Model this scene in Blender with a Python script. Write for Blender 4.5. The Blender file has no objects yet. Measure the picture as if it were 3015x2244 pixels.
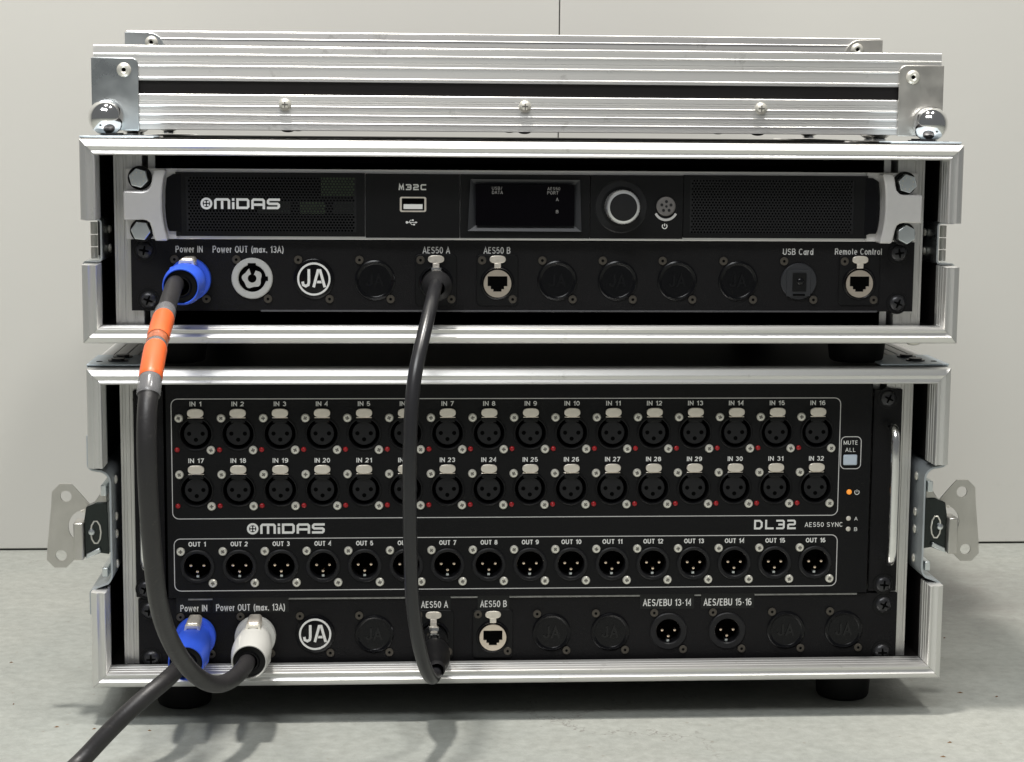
import bpy, bmesh, math, random
from mathutils import Vector, Matrix
random.seed(7)
C = bpy.context.scene.collection
scene = bpy.context.scene
PI = math.pi

# ------------------------------------------------------------------ camera, world, lamps
cam_data = bpy.data.cameras.new('camera')
cam = bpy.data.objects.new('camera', cam_data); C.objects.link(cam)
cam_data.sensor_width = 36.0
cam_data.lens = 5726.79 / 3015 * 36.0
cam_data.clip_start = 0.02; cam_data.clip_end = 60
Rv = Vector((0.99774839, -0.06662576, 0.00769095)); Uv = Vector((0.00113407, 0.13141706, 0.99132652)); Fv = Vector((0.0670586, 0.98908572, -0.13119672))
m = Matrix(((Rv.x, Uv.x, -Fv.x), (Rv.y, Uv.y, -Fv.y), (Rv.z, Uv.z, -Fv.z))).to_4x4()
m.translation = Vector((-0.0898933, -1.1918833, 0.3789579))
cam.matrix_world = m
scene.camera = cam

world = bpy.data.worlds.new('World'); scene.world = world; world.use_nodes = True
bg = world.node_tree.nodes['Background']
bg.inputs[0].default_value = (0.95, 0.98, 1.0, 1); bg.inputs[1].default_value = 0.15

def area(name, loc, target, sx, sy, power, col):
    l = bpy.data.lights.new(name, 'AREA'); l.shape = 'RECTANGLE'; l.size = sx; l.size_y = sy
    l.energy = power; l.color = col
    o = bpy.data.objects.new(name, l); C.objects.link(o)
    o.location = loc
    d = Vector(target) - Vector(loc)
    o.rotation_euler = d.to_track_quat('-Z', 'Y').to_euler()
    return o
area('ceiling_lamp', (-0.27, -0.20, 2.25), (-0.05, 0.0, 0.2), 0.15, 0.15, 50, (1.0, 0.95, 0.89))
area('ceiling_lamp', (0.55, -0.42, 2.25), (0.0, 0.0, 0.2), 0.20, 0.20, 17, (1.0, 0.97, 0.92))
area('front_fill', (-0.6, -1.55, 2.35), (0.0, 0.0, 0.2), 1.5, 0.5, 36, (0.98, 0.99, 1.0))  # added soft fill for the front faces and metal, not a known fixture

scene.view_settings.view_transform = 'Standard'
scene.view_settings.look = 'None'
scene.view_settings.exposure = 0.03
scene.view_settings.gamma = 1.0
scene.cycles.max_bounces = 8

# ------------------------------------------------------------------ materials
MATS = {}
def mat(name, col, rough=0.5, metal=0.0, spec=0.5, bump=0.0, bscale=800.0, vary=0.0, vscale=20.0, stretch=None,
        aniso=0.0, axis=None, emit=None, coat=0.0, alpha=1.0, trans=0.0, rvary=0.0, wear=None):
    mt = bpy.data.materials.new(name); mt.use_nodes = True
    nt = mt.node_tree; p = nt.nodes['Principled BSDF']
    p.inputs['Base Color'].default_value = (*col, 1)
    p.inputs['Roughness'].default_value = rough
    p.inputs['Metallic'].default_value = metal
    p.inputs['Specular IOR Level'].default_value = spec
    if coat: p.inputs['Coat Weight'].default_value = coat; p.inputs['Coat Roughness'].default_value = 0.08
    if trans: p.inputs['Transmission Weight'].default_value = trans
    if alpha < 1: p.inputs['Alpha'].default_value = alpha
    if emit:
        p.inputs['Emission Color'].default_value = (*emit[:3], 1); p.inputs['Emission Strength'].default_value = emit[3]
    tc = nt.nodes.new('ShaderNodeTexCoord')
    vec = tc.outputs['Object']
    if stretch:
        mp = nt.nodes.new('ShaderNodeMapping'); mp.inputs['Scale'].default_value = stretch
        nt.links.new(vec, mp.inputs[0]); vec = mp.outputs[0]
    if bump:
        n = nt.nodes.new('ShaderNodeTexNoise'); n.inputs['Scale'].default_value = bscale; n.inputs['Detail'].default_value = 3
        b = nt.nodes.new('ShaderNodeBump'); b.inputs['Strength'].default_value = bump; b.inputs['Distance'].default_value = 0.0004
        nt.links.new(vec, n.inputs['Vector']); nt.links.new(n.outputs['Fac'], b.inputs['Height']); nt.links.new(b.outputs[0], p.inputs['Normal'])
    if vary or rvary:
        n2 = nt.nodes.new('ShaderNodeTexNoise'); n2.inputs['Scale'].default_value = vscale; n2.inputs['Detail'].default_value = 5
        nt.links.new(vec, n2.inputs['Vector'])
        if vary:
            r = nt.nodes.new('ShaderNodeMapRange'); r.inputs[1].default_value = 0.3; r.inputs[2].default_value = 0.7
            r.inputs[3].default_value = 1 - vary; r.inputs[4].default_value = 1 + vary
            nt.links.new(n2.outputs['Fac'], r.inputs[0])
            mx = nt.nodes.new('ShaderNodeVectorMath'); mx.operation = 'SCALE'; mx.inputs[0].default_value = col
            nt.links.new(r.outputs[0], mx.inputs['Scale']); nt.links.new(mx.outputs[0], p.inputs['Base Color'])
        if rvary:
            r = nt.nodes.new('ShaderNodeMapRange'); r.inputs[1].default_value = 0.3; r.inputs[2].default_value = 0.7
            r.inputs[3].default_value = rough - rvary; r.inputs[4].default_value = rough + rvary
            nt.links.new(n2.outputs['Fac'], r.inputs[0]); nt.links.new(r.outputs[0], p.inputs['Roughness'])
    if wear:
        base = p.inputs['Base Color'].links[0].from_socket if p.inputs['Base Color'].links else None
        n5 = nt.nodes.new('ShaderNodeTexNoise'); n5.inputs['Scale'].default_value = wear[1]; n5.inputs['Detail'].default_value = 8; n5.inputs['Roughness'].default_value = 0.7
        nt.links.new(tc.outputs['Object'], n5.inputs['Vector'])
        r5 = nt.nodes.new('ShaderNodeMapRange'); r5.inputs[1].default_value = wear[2]; r5.inputs[2].default_value = wear[2]+0.06; r5.inputs[3].default_value = 0; r5.inputs[4].default_value = wear[3]
        nt.links.new(n5.outputs['Fac'], r5.inputs[0])
        m5 = nt.nodes.new('ShaderNodeMix'); m5.data_type = 'RGBA'; nt.links.new(r5.outputs[0], m5.inputs[0])
        if base: nt.links.new(base, m5.inputs[6])
        else: m5.inputs[6].default_value = (*col, 1)
        m5.inputs[7].default_value = (*wear[0], 1); nt.links.new(m5.outputs[2], p.inputs['Base Color'])
    if aniso:
        p.inputs['Anisotropic'].default_value = aniso; p.inputs['Anisotropic Rotation'].default_value = 0.25
        cx = nt.nodes.new('ShaderNodeCombineXYZ')
        for i in range(3): cx.inputs[i].default_value = axis[i]
        nt.links.new(cx.outputs[0], p.inputs['Tangent'])
    MATS[name] = mt
    return mt
ALU = (0.76, 0.755, 0.735)
alu_x = mat('extruded_aluminium_x', ALU, 0.38, 0.78, vary=0.012, vscale=4, stretch=(1.0, 20, 20), wear=((0.34, 0.33, 0.31), 60, 0.62, 0.35), aniso=0.55, axis=(1, 0, 0))
alu_z = mat('extruded_aluminium_z', ALU, 0.38, 0.78, vary=0.012, vscale=4, stretch=(20, 20, 1.0), wear=((0.34, 0.33, 0.31), 60, 0.62, 0.35), aniso=0.55, axis=(0, 0, 1))
alu_y = mat('extruded_aluminium_y', ALU, 0.5, 0.3, vary=0.02, vscale=6, stretch=(40, 1.2, 40), aniso=0.5, axis=(0, 1, 0), rvary=0.015)
rail_m = mat('rail_aluminium', (0.74, 0.73, 0.70), 0.38, 0.8, vary=0.08, vscale=9, stretch=(60, 60, 2), aniso=0.6, axis=(0, 0, 1))
zinc = mat('zinc_steel', (0.72, 0.76, 0.77), 0.34, 1.0, vary=0.14, vscale=35, rvary=0.1)
zinc_b = mat('zinc_plate', (0.56, 0.545, 0.505), 0.38, 0.8, vary=0.10, vscale=60, rvary=0.1)
chrome = mat('polished_steel', (0.82, 0.82, 0.81), 0.10, 1.0, rvary=0.03, vscale=30)
screw_m = mat('bright_screw', (0.82, 0.80, 0.72), 0.32, 0.55)
tab_m = mat('nickel_tab', (0.82, 0.76, 0.67), 0.36, 0.6, vary=0.1, vscale=300)
rim_m = mat('nickel_collar', (0.78, 0.68, 0.58), 0.3, 0.95)
gold = mat('gold_pin', (1.0, 0.80, 0.62), 0.16, 1.0)
ply = mat('black_laminate', (0.012, 0.010, 0.010), 0.42, spec=0.4, bump=0.3, bscale=700)
inside = mat('interior_black', (0.006, 0.006, 0.006), 0.9, spec=0.1)
panel_m = mat('black_powdercoat', (0.0062, 0.0058, 0.0066), 0.52, spec=0.22, wear=((0.05, 0.048, 0.044), 900, 0.67, 0.7), bump=0.5, bscale=1600, vary=0.10, vscale=30)
panel2_m = mat('black_stagebox_paint', (0.0055, 0.0055, 0.0062), 0.52, spec=0.20, wear=((0.05, 0.048, 0.044), 900, 0.68, 0.6), bump=0.35, bscale=1800, vary=0.08, vscale=30)
plastic = mat('black_plastic', (0.0045, 0.0045, 0.005), 0.42, spec=0.25, bump=0.1, bscale=1200)
plastic_g = mat('grey_black_plastic', (0.012, 0.012, 0.013), 0.45, spec=0.3)
ring_m = mat('connector_ring_plastic', (0.010, 0.010, 0.0115), 0.42, spec=0.3)
gloss = mat('gloss_black', (0.003, 0.003, 0.004), 0.22, spec=0.25)
handle_m = mat('satin_handle_bar', (0.80, 0.80, 0.79), 0.17, 1.0)
hole_m = mat('hole_black', (0.003, 0.003, 0.003), 0.9, spec=0.0)
screen_m = mat('screen_glass', (0.002, 0.0015, 0.0025), 0.06, spec=0.12)
rubber = mat('cable_rubber', (0.021, 0.020, 0.021), 0.46, spec=0.5, bump=0.25, bscale=500, vary=0.12, vscale=40, rvary=0.06, wear=((0.06, 0.057, 0.052), 130, 0.60, 0.55))
rubber_s = mat('network_cable_jacket', (0.018, 0.018, 0.020), 0.30, spec=0.5, bump=0.08, bscale=500)
dish_m = mat('pressed_zinc_dish', (0.46, 0.50, 0.52), 0.42, 0.45, vary=0.1, vscale=40)
brace_m = mat('pale_zinc_brace', (0.60, 0.68, 0.74), 0.40, 0.35, vary=0.1, vscale=60)
foot_m = mat('foot_rubber', (0.008, 0.008, 0.008), 0.75, spec=0.2)
blue = mat('blue_connector_plastic', (0.035, 0.11, 0.72), 0.40, spec=0.45, bump=0.1, bscale=900, vary=0.05, vscale=60)
white_p = mat('white_connector_plastic', (0.54, 0.54, 0.51), 0.42, spec=0.45, bump=0.08, bscale=900)
orange = mat('orange_marker', (0.76, 0.13, 0.03), 0.38, spec=0.45, bump=0.3, bscale=60, vary=0.08, vscale=90)
orange_c = mat('printed_orange_band', (0.42, 0.12, 0.05), 0.30, spec=0.5, vary=0.5, vscale=250)
clear_t = mat('clear_sleeve', (0.30, 0.30, 0.31), 0.18, spec=0.5, alpha=0.5)
satin = mat('satin_silver_plastic', (0.70, 0.685, 0.67), 0.36, 0.4, vary=0.02, vscale=200)
bezel_m = mat('bezel_grey', (0.026, 0.027, 0.031), 0.40, spec=0.5)
trim_m = mat('bright_trim', (0.85, 0.84, 0.83), 0.35, 0.3)
print_w = mat('white_print', (0.82, 0.82, 0.79), 0.6)
print_g = mat('grey_print', (0.62, 0.62, 0.61), 0.6)
print_b = mat('bright_print', (0.86, 0.86, 0.83), 0.5)
print_dim = mat('dim_print', (0.30, 0.29, 0.28), 0.6)
frame_w = mat('frame_line_print', (0.66, 0.65, 0.64), 0.6)
label_m = mat('label_tape', (0.007, 0.0075, 0.008), 0.34, spec=0.32)
knob_m = mat('knurled_silver', (0.82, 0.82, 0.81), 0.30, 0.85)
slot_m = mat('screw_slot', (0.16, 0.15, 0.14), 0.5, 0.5)
relief_m = mat('raised_gloss', (0.005, 0.005, 0.006), 0.18, spec=0.35)
led_r = mat('red_led', (0.36, 0.010, 0.014), 0.25, spec=0.5)
led_o = mat('lit_orange_led', (0.8, 0.3, 0.05), 0.3, emit=(1.0, 0.33, 0.03, 0.5))
led_w = mat('clear_led', (0.72, 0.68, 0.60), 0.25)
btn_m = mat('mute_button_plastic', (0.55, 0.63, 0.72), 0.35)
pcb = mat('green_circuit_board', (0.12, 0.19, 0.085), 0.5, vary=0.5, vscale=500)
pcb2 = mat('dim_circuit_board', (0.030, 0.040, 0.028), 0.5, vary=0.4, vscale=300)
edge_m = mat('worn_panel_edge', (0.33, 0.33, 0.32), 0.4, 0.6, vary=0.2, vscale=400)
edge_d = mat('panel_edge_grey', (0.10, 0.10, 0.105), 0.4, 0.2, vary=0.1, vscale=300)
gscrew = mat('black_screw', (0.045, 0.045, 0.048), 0.33, 0.5)
dscrew = mat('dim_screw', (0.085, 0.075, 0.062), 0.40, 0.5)
smoke = mat('smoked_button', (0.16, 0.15, 0.145), 0.25)
grit_m = mat('grit_brown', (0.16, 0.09, 0.04), 0.8)

# floor: painted concrete
def floor_material():
    mt = bpy.data.materials.new('painted_concrete'); mt.use_nodes = True
    nt = mt.node_tree; p = nt.nodes['Principled BSDF']; N = nt.nodes.new; Lk = nt.links.new
    tc = N('ShaderNodeTexCoord')
    def noise(s, d=5, rough=0.55, dist=0.0):
        n = N('ShaderNodeTexNoise'); n.inputs['Scale'].default_value = s; n.inputs['Detail'].default_value = d
        n.inputs['Roughness'].default_value = rough; n.inputs['Distortion'].default_value = dist
        Lk(tc.outputs['Object'], n.inputs['Vector']); return n
    def ramp(src, a, b, ca, cb):
        r = N('ShaderNodeValToRGB'); r.color_ramp.elements[0].position = a; r.color_ramp.elements[1].position = b
        r.color_ramp.elements[0].color = ca; r.color_ramp.elements[1].color = cb; Lk(src, r.inputs[0]); return r
    def mixm(a, b, fac, mode='MIX'):
        x = N('ShaderNodeMix'); x.data_type = 'RGBA'; x.blend_type = mode
        if isinstance(fac, float): x.inputs[0].default_value = fac
        else: Lk(fac, x.inputs[0])
        if isinstance(a, tuple): x.inputs[6].default_value = a
        else: Lk(a, x.inputs[6])
        if isinstance(b, tuple): x.inputs[7].default_value = b
        else: Lk(b, x.inputs[7])
        return x.outputs[2]
    base = ramp(noise(5, 6).outputs['Fac'], 0.3, 0.7, (0.305, 0.325, 0.305, 1), (0.37, 0.38, 0.35, 1))
    fine = ramp(noise(130, 6, 0.7).outputs['Fac'], 0.3, 0.72, (0.80, 0.80, 0.79, 1), (1.08, 1.08, 1.08, 1))
    c = mixm(base.outputs[0], fine.outputs[0], 1.0, 'MULTIPLY')
    # worn patch towards the right of the case, darker bare concrete
    wm = N('ShaderNodeMapping'); wm.inputs['Location'].default_value = (-0.31, -0.15, 0); wm.inputs['Scale'].default_value = (1, 1, 1)
    Lk(tc.outputs['Object'], wm.inputs[0])
    gr = N('ShaderNodeTexGradient'); gr.gradient_type = 'SPHERICAL'
    sc = N('ShaderNodeMapping'); sc.inputs['Scale'].default_value = (4.4, 4.6, 1); Lk(wm.outputs[0], sc.inputs[0]); Lk(sc.outputs[0], gr.inputs[0])
    nb = noise(26, 7, 0.75, 0.6)
    mu = N('ShaderNodeMath'); mu.operation = 'MULTIPLY'; Lk(gr.outputs['Fac'], mu.inputs[0]); Lk(nb.outputs['Fac'], mu.inputs[1])
    wf = N('ShaderNodeMapRange'); wf.inputs[1].default_value = 0.08; wf.inputs[2].default_value = 0.36; wf.inputs[3].default_value = 0; wf.inputs[4].default_value = 0.85
    Lk(mu.outputs[0], wf.inputs[0])
    c = mixm(c, (0.20, 0.195, 0.18, 1), wf.outputs[0])
    # specks
    v = N('ShaderNodeTexVoronoi'); v.inputs['Scale'].default_value = 55; v.inputs['Randomness'].default_value = 1; Lk(tc.outputs['Object'], v.inputs['Vector'])
    sp = N('ShaderNodeMapRange'); sp.inputs[1].default_value = 0.035; sp.inputs[2].default_value = 0.075; sp.inputs[3].default_value = 0.5; sp.inputs[4].default_value = 0; Lk(v.outputs['Distance'], sp.inputs[0])
    c = mixm(c, (0.20, 0.17, 0.13, 1), sp.outputs[0])
    # thin cracks
    v2 = N('ShaderNodeTexVoronoi'); v2.feature = 'DISTANCE_TO_EDGE'; v2.inputs['Scale'].default_value = 3.1
    n3 = noise(14, 5, 0.7)
    ad = N('ShaderNodeMix'); ad.data_type = 'RGBA'; ad.blend_type = 'ADD'; ad.inputs[0].default_value = 0.16
    Lk(tc.outputs['Object'], ad.inputs[6]); Lk(n3.outputs['Color'], ad.inputs[7]); Lk(ad.outputs[2], v2.inputs['Vector'])
    ck = N('ShaderNodeMapRange'); ck.inputs[1].default_value = 0.0008; ck.inputs[2].default_value = 0.0035; ck.inputs[3].default_value = 0.7; ck.inputs[4].default_value = 0; Lk(v2.outputs['Distance'], ck.inputs[0])
    n4 = noise(3.0, 2); cf = N('ShaderNodeMapRange'); cf.inputs[1].default_value = 0.5; cf.inputs[2].default_value = 0.6; Lk(n4.outputs['Fac'], cf.inputs[0])
    m2 = N('ShaderNodeMath'); m2.operation = 'MULTIPLY'; Lk(ck.outputs[0], m2.inputs[0]); Lk(cf.outputs[0], m2.inputs[1])
    c = mixm(c, (0.17, 0.16, 0.145, 1), m2.outputs[0])
    Lk(c, p.inputs['Base Color'])
    rr = ramp(noise(18, 5).outputs['Fac'], 0.3, 0.7, (0.42, 0.42, 0.42, 1), (0.6, 0.6, 0.6, 1)); Lk(rr.outputs[0], p.inputs['Roughness'])
    b = N('ShaderNodeBump'); b.inputs['Strength'].default_value = 0.5; b.inputs['Distance'].default_value = 0.001
    Lk(noise(220, 6, 0.7).outputs['Fac'], b.inputs['Height']); Lk(b.outputs[0], p.inputs['Normal'])
    return mt
floor_m = floor_material()
wall_m = mat('painted_board', (0.565, 0.563, 0.53), 0.62, spec=0.35, bump=0.12, bscale=90, vary=0.03, vscale=2.2, wear=((0.44, 0.44, 0.41), 9, 0.66, 0.35))
seam_m = mat('seam_grey', (0.16, 0.155, 0.14), 0.9, spec=0.1)
gap_m = mat('gap_dark', (0.02, 0.02, 0.018), 0.9, spec=0.1)

# ------------------------------------------------------------------ mesh builder (millimetres, world axes)
class MB:
    def __init__(s): s.v = []; s.f = []
    def add(s, vs, fs):
        o = len(s.v); s.v += [tuple(p) for p in vs]; s.f += [tuple(i + o for i in f) for f in fs]; return s
    def box(s, x0, x1, y0, y1, z0, z1):
        return s.add([(x0,y0,z0),(x1,y0,z0),(x1,y1,z0),(x0,y1,z0),(x0,y0,z1),(x1,y0,z1),(x1,y1,z1),(x0,y1,z1)],
                     [(0,1,5,4),(1,2,6,5),(2,3,7,6),(3,0,4,7),(4,5,6,7),(0,3,2,1)])
    def prism(s, pts, y0, y1):                     # polygon in XZ, thickness along y
        n = len(pts)
        vs = [(x, y0, z) for x, z in pts] + [(x, y1, z) for x, z in pts]
        fs = [tuple(range(n)), tuple(range(2*n-1, n-1, -1))] + [(i, i+n, (i+1) % n + n, (i+1) % n) for i in range(n)]
        return s.add(vs, fs)
    def lathe(s, cx, cz, prof, n=32, cap0=False, cap1=False):   # prof of (r, y), axis along y
        vs = []; fs = []
        for r, y in prof:
            vs += [(cx + r*math.cos(2*PI*k/n), y, cz + r*math.sin(2*PI*k/n)) for k in range(n)]
        for i in range(len(prof)-1):
            for k in range(n):
                a = i*n+k; b = i*n+(k+1) % n
                fs.append((a, b, b+n, a+n))
        if cap0: fs.append(tuple(range(n-1, -1, -1)))
        if cap1: fs.append(tuple(range((len(prof)-1)*n, len(prof)*n)))
        return s.add(vs, fs)
    def disc(s, cx, cz, r, y, n=20):
        return s.add([(cx + r*math.cos(2*PI*k/n), y, cz + r*math.sin(2*PI*k/n)) for k in range(n)], [tuple(range(n))])
    def cylz(s, cx, cy, r, z0, z1, n=32, bev=0.0):
        pr = [(r-bev, z0), (r, z0+bev), (r, z1-bev), (r-bev, z1)] if bev else [(r, z0), (r, z1)]
        vs = []; fs = []
        for rr, z in pr: vs += [(cx+rr*math.cos(2*PI*k/n), cy+rr*math.sin(2*PI*k/n), z) for k in range(n)]
        for i in range(len(pr)-1):
            for k in range(n):
                a = i*n+k; b = i*n+(k+1) % n; fs.append((a, b, b+n, a+n))
        fs.append(tuple(range(n-1, -1, -1))); fs.append(tuple(range((len(pr)-1)*n, len(pr)*n)))
        return s.add(vs, fs)
    def sphere(s, c, r, n=32, mrings=18, sq=(1, 1, 1)):
        vs = [(c[0], c[1], c[2]-r*sq[2])]
        for i in range(1, mrings):
            t = -PI/2 + PI*i/mrings
            vs += [(c[0]+r*sq[0]*math.cos(t)*math.cos(2*PI*k/n), c[1]+r*sq[1]*math.cos(t)*math.sin(2*PI*k/n), c[2]+r*sq[2]*math.sin(t)) for k in range(n)]
        vs.append((c[0], c[1], c[2]+r*sq[2])); last = len(vs)-1
        fs = [(0, 1+(k+1) % n, 1+k) for k in range(n)]
        for i in range(mrings-2):
            for k in range(n):
                a = 1+i*n+k; b = 1+i*n+(k+1) % n; fs.append((a, b, b+n, a+n))
        st = 1+(mrings-2)*n
        fs += [(st+k, st+(k+1) % n, last) for k in range(n)]
        return s.add(vs, fs)
    def tube(s, pts, r, n=20, caps=True):
        P = [Vector(p) for p in pts]; rs = r if isinstance(r, (list, tuple)) else [r]*len(P)
        vs = []; fs = []
        t = (P[1]-P[0]).normalized()
        a = t.orthogonal().normalized()
        for i, p in enumerate(P):
            t2 = ((P[min(i+1, len(P)-1)]-P[max(i-1, 0)])).normalized()
            a = (a - t2*a.dot(t2)).normalized(); b = t2.cross(a)
            vs += [tuple(p + (a*math.cos(2*PI*k/n)+b*math.sin(2*PI*k/n))*rs[i]) for k in range(n)]
        for i in range(len(P)-1):
            for k in range(n):
                x = i*n+k; y = i*n+(k+1) % n; fs.append((x, y, y+n, x+n))
        if caps: fs.append(tuple(range(n-1, -1, -1))); fs.append(tuple(range((len(P)-1)*n, len(P)*n)))
        return s.add(vs, fs)
    def stroke(s, pts, t, y, closed=False):        # flat stroke in XZ with mitred joints
        n = len(pts); L = []; Rr = []
        for i in range(n):
            p = Vector((pts[i][0], pts[i][1]))
            if closed or 0 < i < n-1:
                a = Vector(pts[(i-1) % n]); b = Vector(pts[(i+1) % n])
                d1 = (p-a).normalized(); d2 = (b-p).normalized()
            else:
                d1 = d2 = ((Vector(pts[1])-p) if i == 0 else (p-Vector(pts[i-1]))).normalized()
            n1 = Vector((-d1.y, d1.x)); n2 = Vector((-d2.y, d2.x)); mm = (n1+n2).normalized(); k = t/2/max(0.35, mm.dot(n1))
            L.append(p+mm*k); Rr.append(p-mm*k)
        vs = [(q.x, y, q.y) for q in L]+[(q.x, y, q.y) for q in Rr]
        fs = [(i, (i+1) % n, (i+1) % n+n, i+n) for i in range(n if closed else n-1)]
        return s.add(vs, fs)
    def annulus(s, c, inner, outer, y, depth=0, n=24):   # inner/outer: radius number or star-shaped polygon [(x,z)] in world coords
        def corner(poly): return [math.atan2(q[1]-c[1], q[0]-c[0]) % (2*PI) for q in poly] if isinstance(poly, list) else []
        A = sorted(set([round(2*PI*k/n, 5) for k in range(n)]+[round(a, 5) for a in corner(inner)+corner(outer)]))
        def hit(sh, a):
            if not isinstance(sh, list): return sh
            d = (math.cos(a), math.sin(a)); best = None
            for i in range(len(sh)):
                x1, z1 = sh[i][0]-c[0], sh[i][1]-c[1]; x2, z2 = sh[(i+1) % len(sh)][0]-c[0], sh[(i+1) % len(sh)][1]-c[1]
                ex, ez = x2-x1, z2-z1; det = d[0]*(-ez)+ex*d[1]
                if abs(det) < 1e-9: continue
                tt = (x1*(-ez)+ex*z1)/det; uu = (d[0]*z1-d[1]*x1)/det
                if tt > 0 and -1e-4 <= uu <= 1.0001 and (best is None or tt < best): best = tt
            return best or 0.1
        m_ = len(A); vi = []; vo = []; vb = []
        for a in A:
            ri = hit(inner, a); ro = hit(outer, a)
            vi.append((c[0]+ri*math.cos(a), y, c[1]+ri*math.sin(a))); vo.append((c[0]+ro*math.cos(a), y, c[1]+ro*math.sin(a)))
            vb.append((c[0]+ri*math.cos(a), y+depth, c[1]+ri*math.sin(a)))
        fs = [(i, (i+1) % m_, (i+1) % m_+m_, i+m_) for i in range(m_)]
        vs = vi+vo
        if depth:
            vs += vb; fs += [(i, i+2*m_, (i+1) % m_+2*m_, (i+1) % m_) for i in range(m_)]
        return s.add(vs, fs)
    def extrude_x(s, prof, x0, x1, m0=None, m1=None):    # prof (y,z) closed; m0/m1 fn(y,z)->dx at the ends
        n = len(prof)
        vs = [(x0+(m0(y, z) if m0 else 0), y, z) for y, z in prof]+[(x1+(m1(y, z) if m1 else 0), y, z) for y, z in prof]
        fs = [tuple(range(n)), tuple(range(2*n-1, n-1, -1))]+[(i, i+n, (i+1) % n+n, (i+1) % n) for i in range(n)]
        return s.add(vs, fs)
    def build(s, name, material, parent=None, smooth=35, bevel=0.0, origin=None, fix=True):
        me = bpy.data.meshes.new(name)
        if origin is None:
            xs = [p[0] for p in s.v]; ys = [p[1] for p in s.v]; zs = [p[2] for p in s.v]
            origin = ((min(xs)+max(xs))/2, (min(ys)+max(ys))/2, min(zs))
        me.from_pydata([((x-origin[0])/1000, (y-origin[1])/1000, (z-origin[2])/1000) for x, y, z in s.v], [], s.f)
        if fix:
            b = bmesh.new(); b.from_mesh(me); bmesh.ops.recalc_face_normals(b, faces=b.faces); b.to_mesh(me); b.free()
        me.materials.append(material)
        if smooth:
            me.shade_smooth(); me.set_sharp_from_angle(angle=math.radians(smooth))
        o = bpy.data.objects.new(name, me); C.objects.link(o)
        w = Vector(origin)/1000
        if parent is not None: o.parent = parent; o.location = w - world_loc(parent)
        else: o.location = w
        o['w'] = 0
        WL[o.name] = w
        if bevel:
            bv = o.modifiers.new('bevel', 'BEVEL'); bv.width = bevel/1000; bv.segments = 2; bv.limit_method = 'ANGLE'; bv.angle_limit = math.radians(40)
        del o['w']
        return o
WL = {}
def world_loc(o): return WL[o.name]
def thing(name, label, cat, loc, group=None):
    o = bpy.data.objects.new(name, None); C.objects.link(o); o.empty_display_size = 0.02
    o.location = Vector(loc)/1000; WL[o.name] = Vector(loc)/1000
    o['label'] = label; o['category'] = cat
    if group: o['group'] = group
    return o
def tag(o, label, cat, group=None):
    o['label'] = label; o['category'] = cat
    if group: o['group'] = group
    return o
def struct(o): o['kind'] = 'structure'; return o
def inst_screw(pos):
    o = copy_at(r0, sb, pos); o.rotation_euler = (0, random.uniform(0, 1.5), 0); return o
def inst(src, parent, pos):                           # copy of one object, origin at pos (mm)
    o = src.copy(); C.objects.link(o); o.parent = parent; w = Vector(pos)/1000
    o.location = w - (world_loc(parent) if parent else Vector()); WL[o.name] = w
    return o
def copy_at(src, parent, pos):                        # copy of a part and its sub-parts
    o = inst(src, parent, pos)
    for ch in src.children:
        c = ch.copy(); C.objects.link(c); c.parent = o; WL[c.name] = WL[o.name]+ch.location
    return o
def rrect(x0, x1, z0, z1, r, n=5):
    P = []
    for cx, cz, a in ((x1-r, z1-r, 0), (x0+r, z1-r, 90), (x0+r, z0+r, 180), (x1-r, z0+r, 270)):
        for k in range(n+1):
            t = math.radians(a+90*k/n); P.append((cx+r*math.cos(t), cz+r*math.sin(t)))
    return P
def text_bits(string):
    cu = bpy.data.curves.new('t', 'FONT'); cu.body = string; cu.resolution_u = 3
    to = bpy.data.objects.new('t', cu); C.objects.link(to)
    dg = bpy.context.evaluated_depsgraph_get(); dg.update()
    me = bpy.data.meshes.new_from_object(to.evaluated_get(dg))
    vs = [(v.co.x, v.co.y) for v in me.vertices]; fs = [tuple(p.vertices) for p in me.polygons]
    bpy.data.objects.remove(to); bpy.data.curves.remove(cu); bpy.data.meshes.remove(me)
    return vs, fs
def text(mb, string, x0, x1, z0, z1, y, bold=0.0):    # fills the given box; bold repeats the outline a hair to the side
    vs, fs = text_bits(string)
    ax = min(v[0] for v in vs); bx = max(v[0] for v in vs); az = min(v[1] for v in vs); bz = max(v[1] for v in vs)
    k = 0
    for dx in ((0,) if not bold else (-bold/2, bold/2)):
        mb.add([(x0+(v[0]-ax)/(bx-ax)*(x1-x0)+dx, y-0.012*k, z0+(v[1]-az)/(bz-az)*(z1-z0)) for v in vs], fs); k += 1


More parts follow.
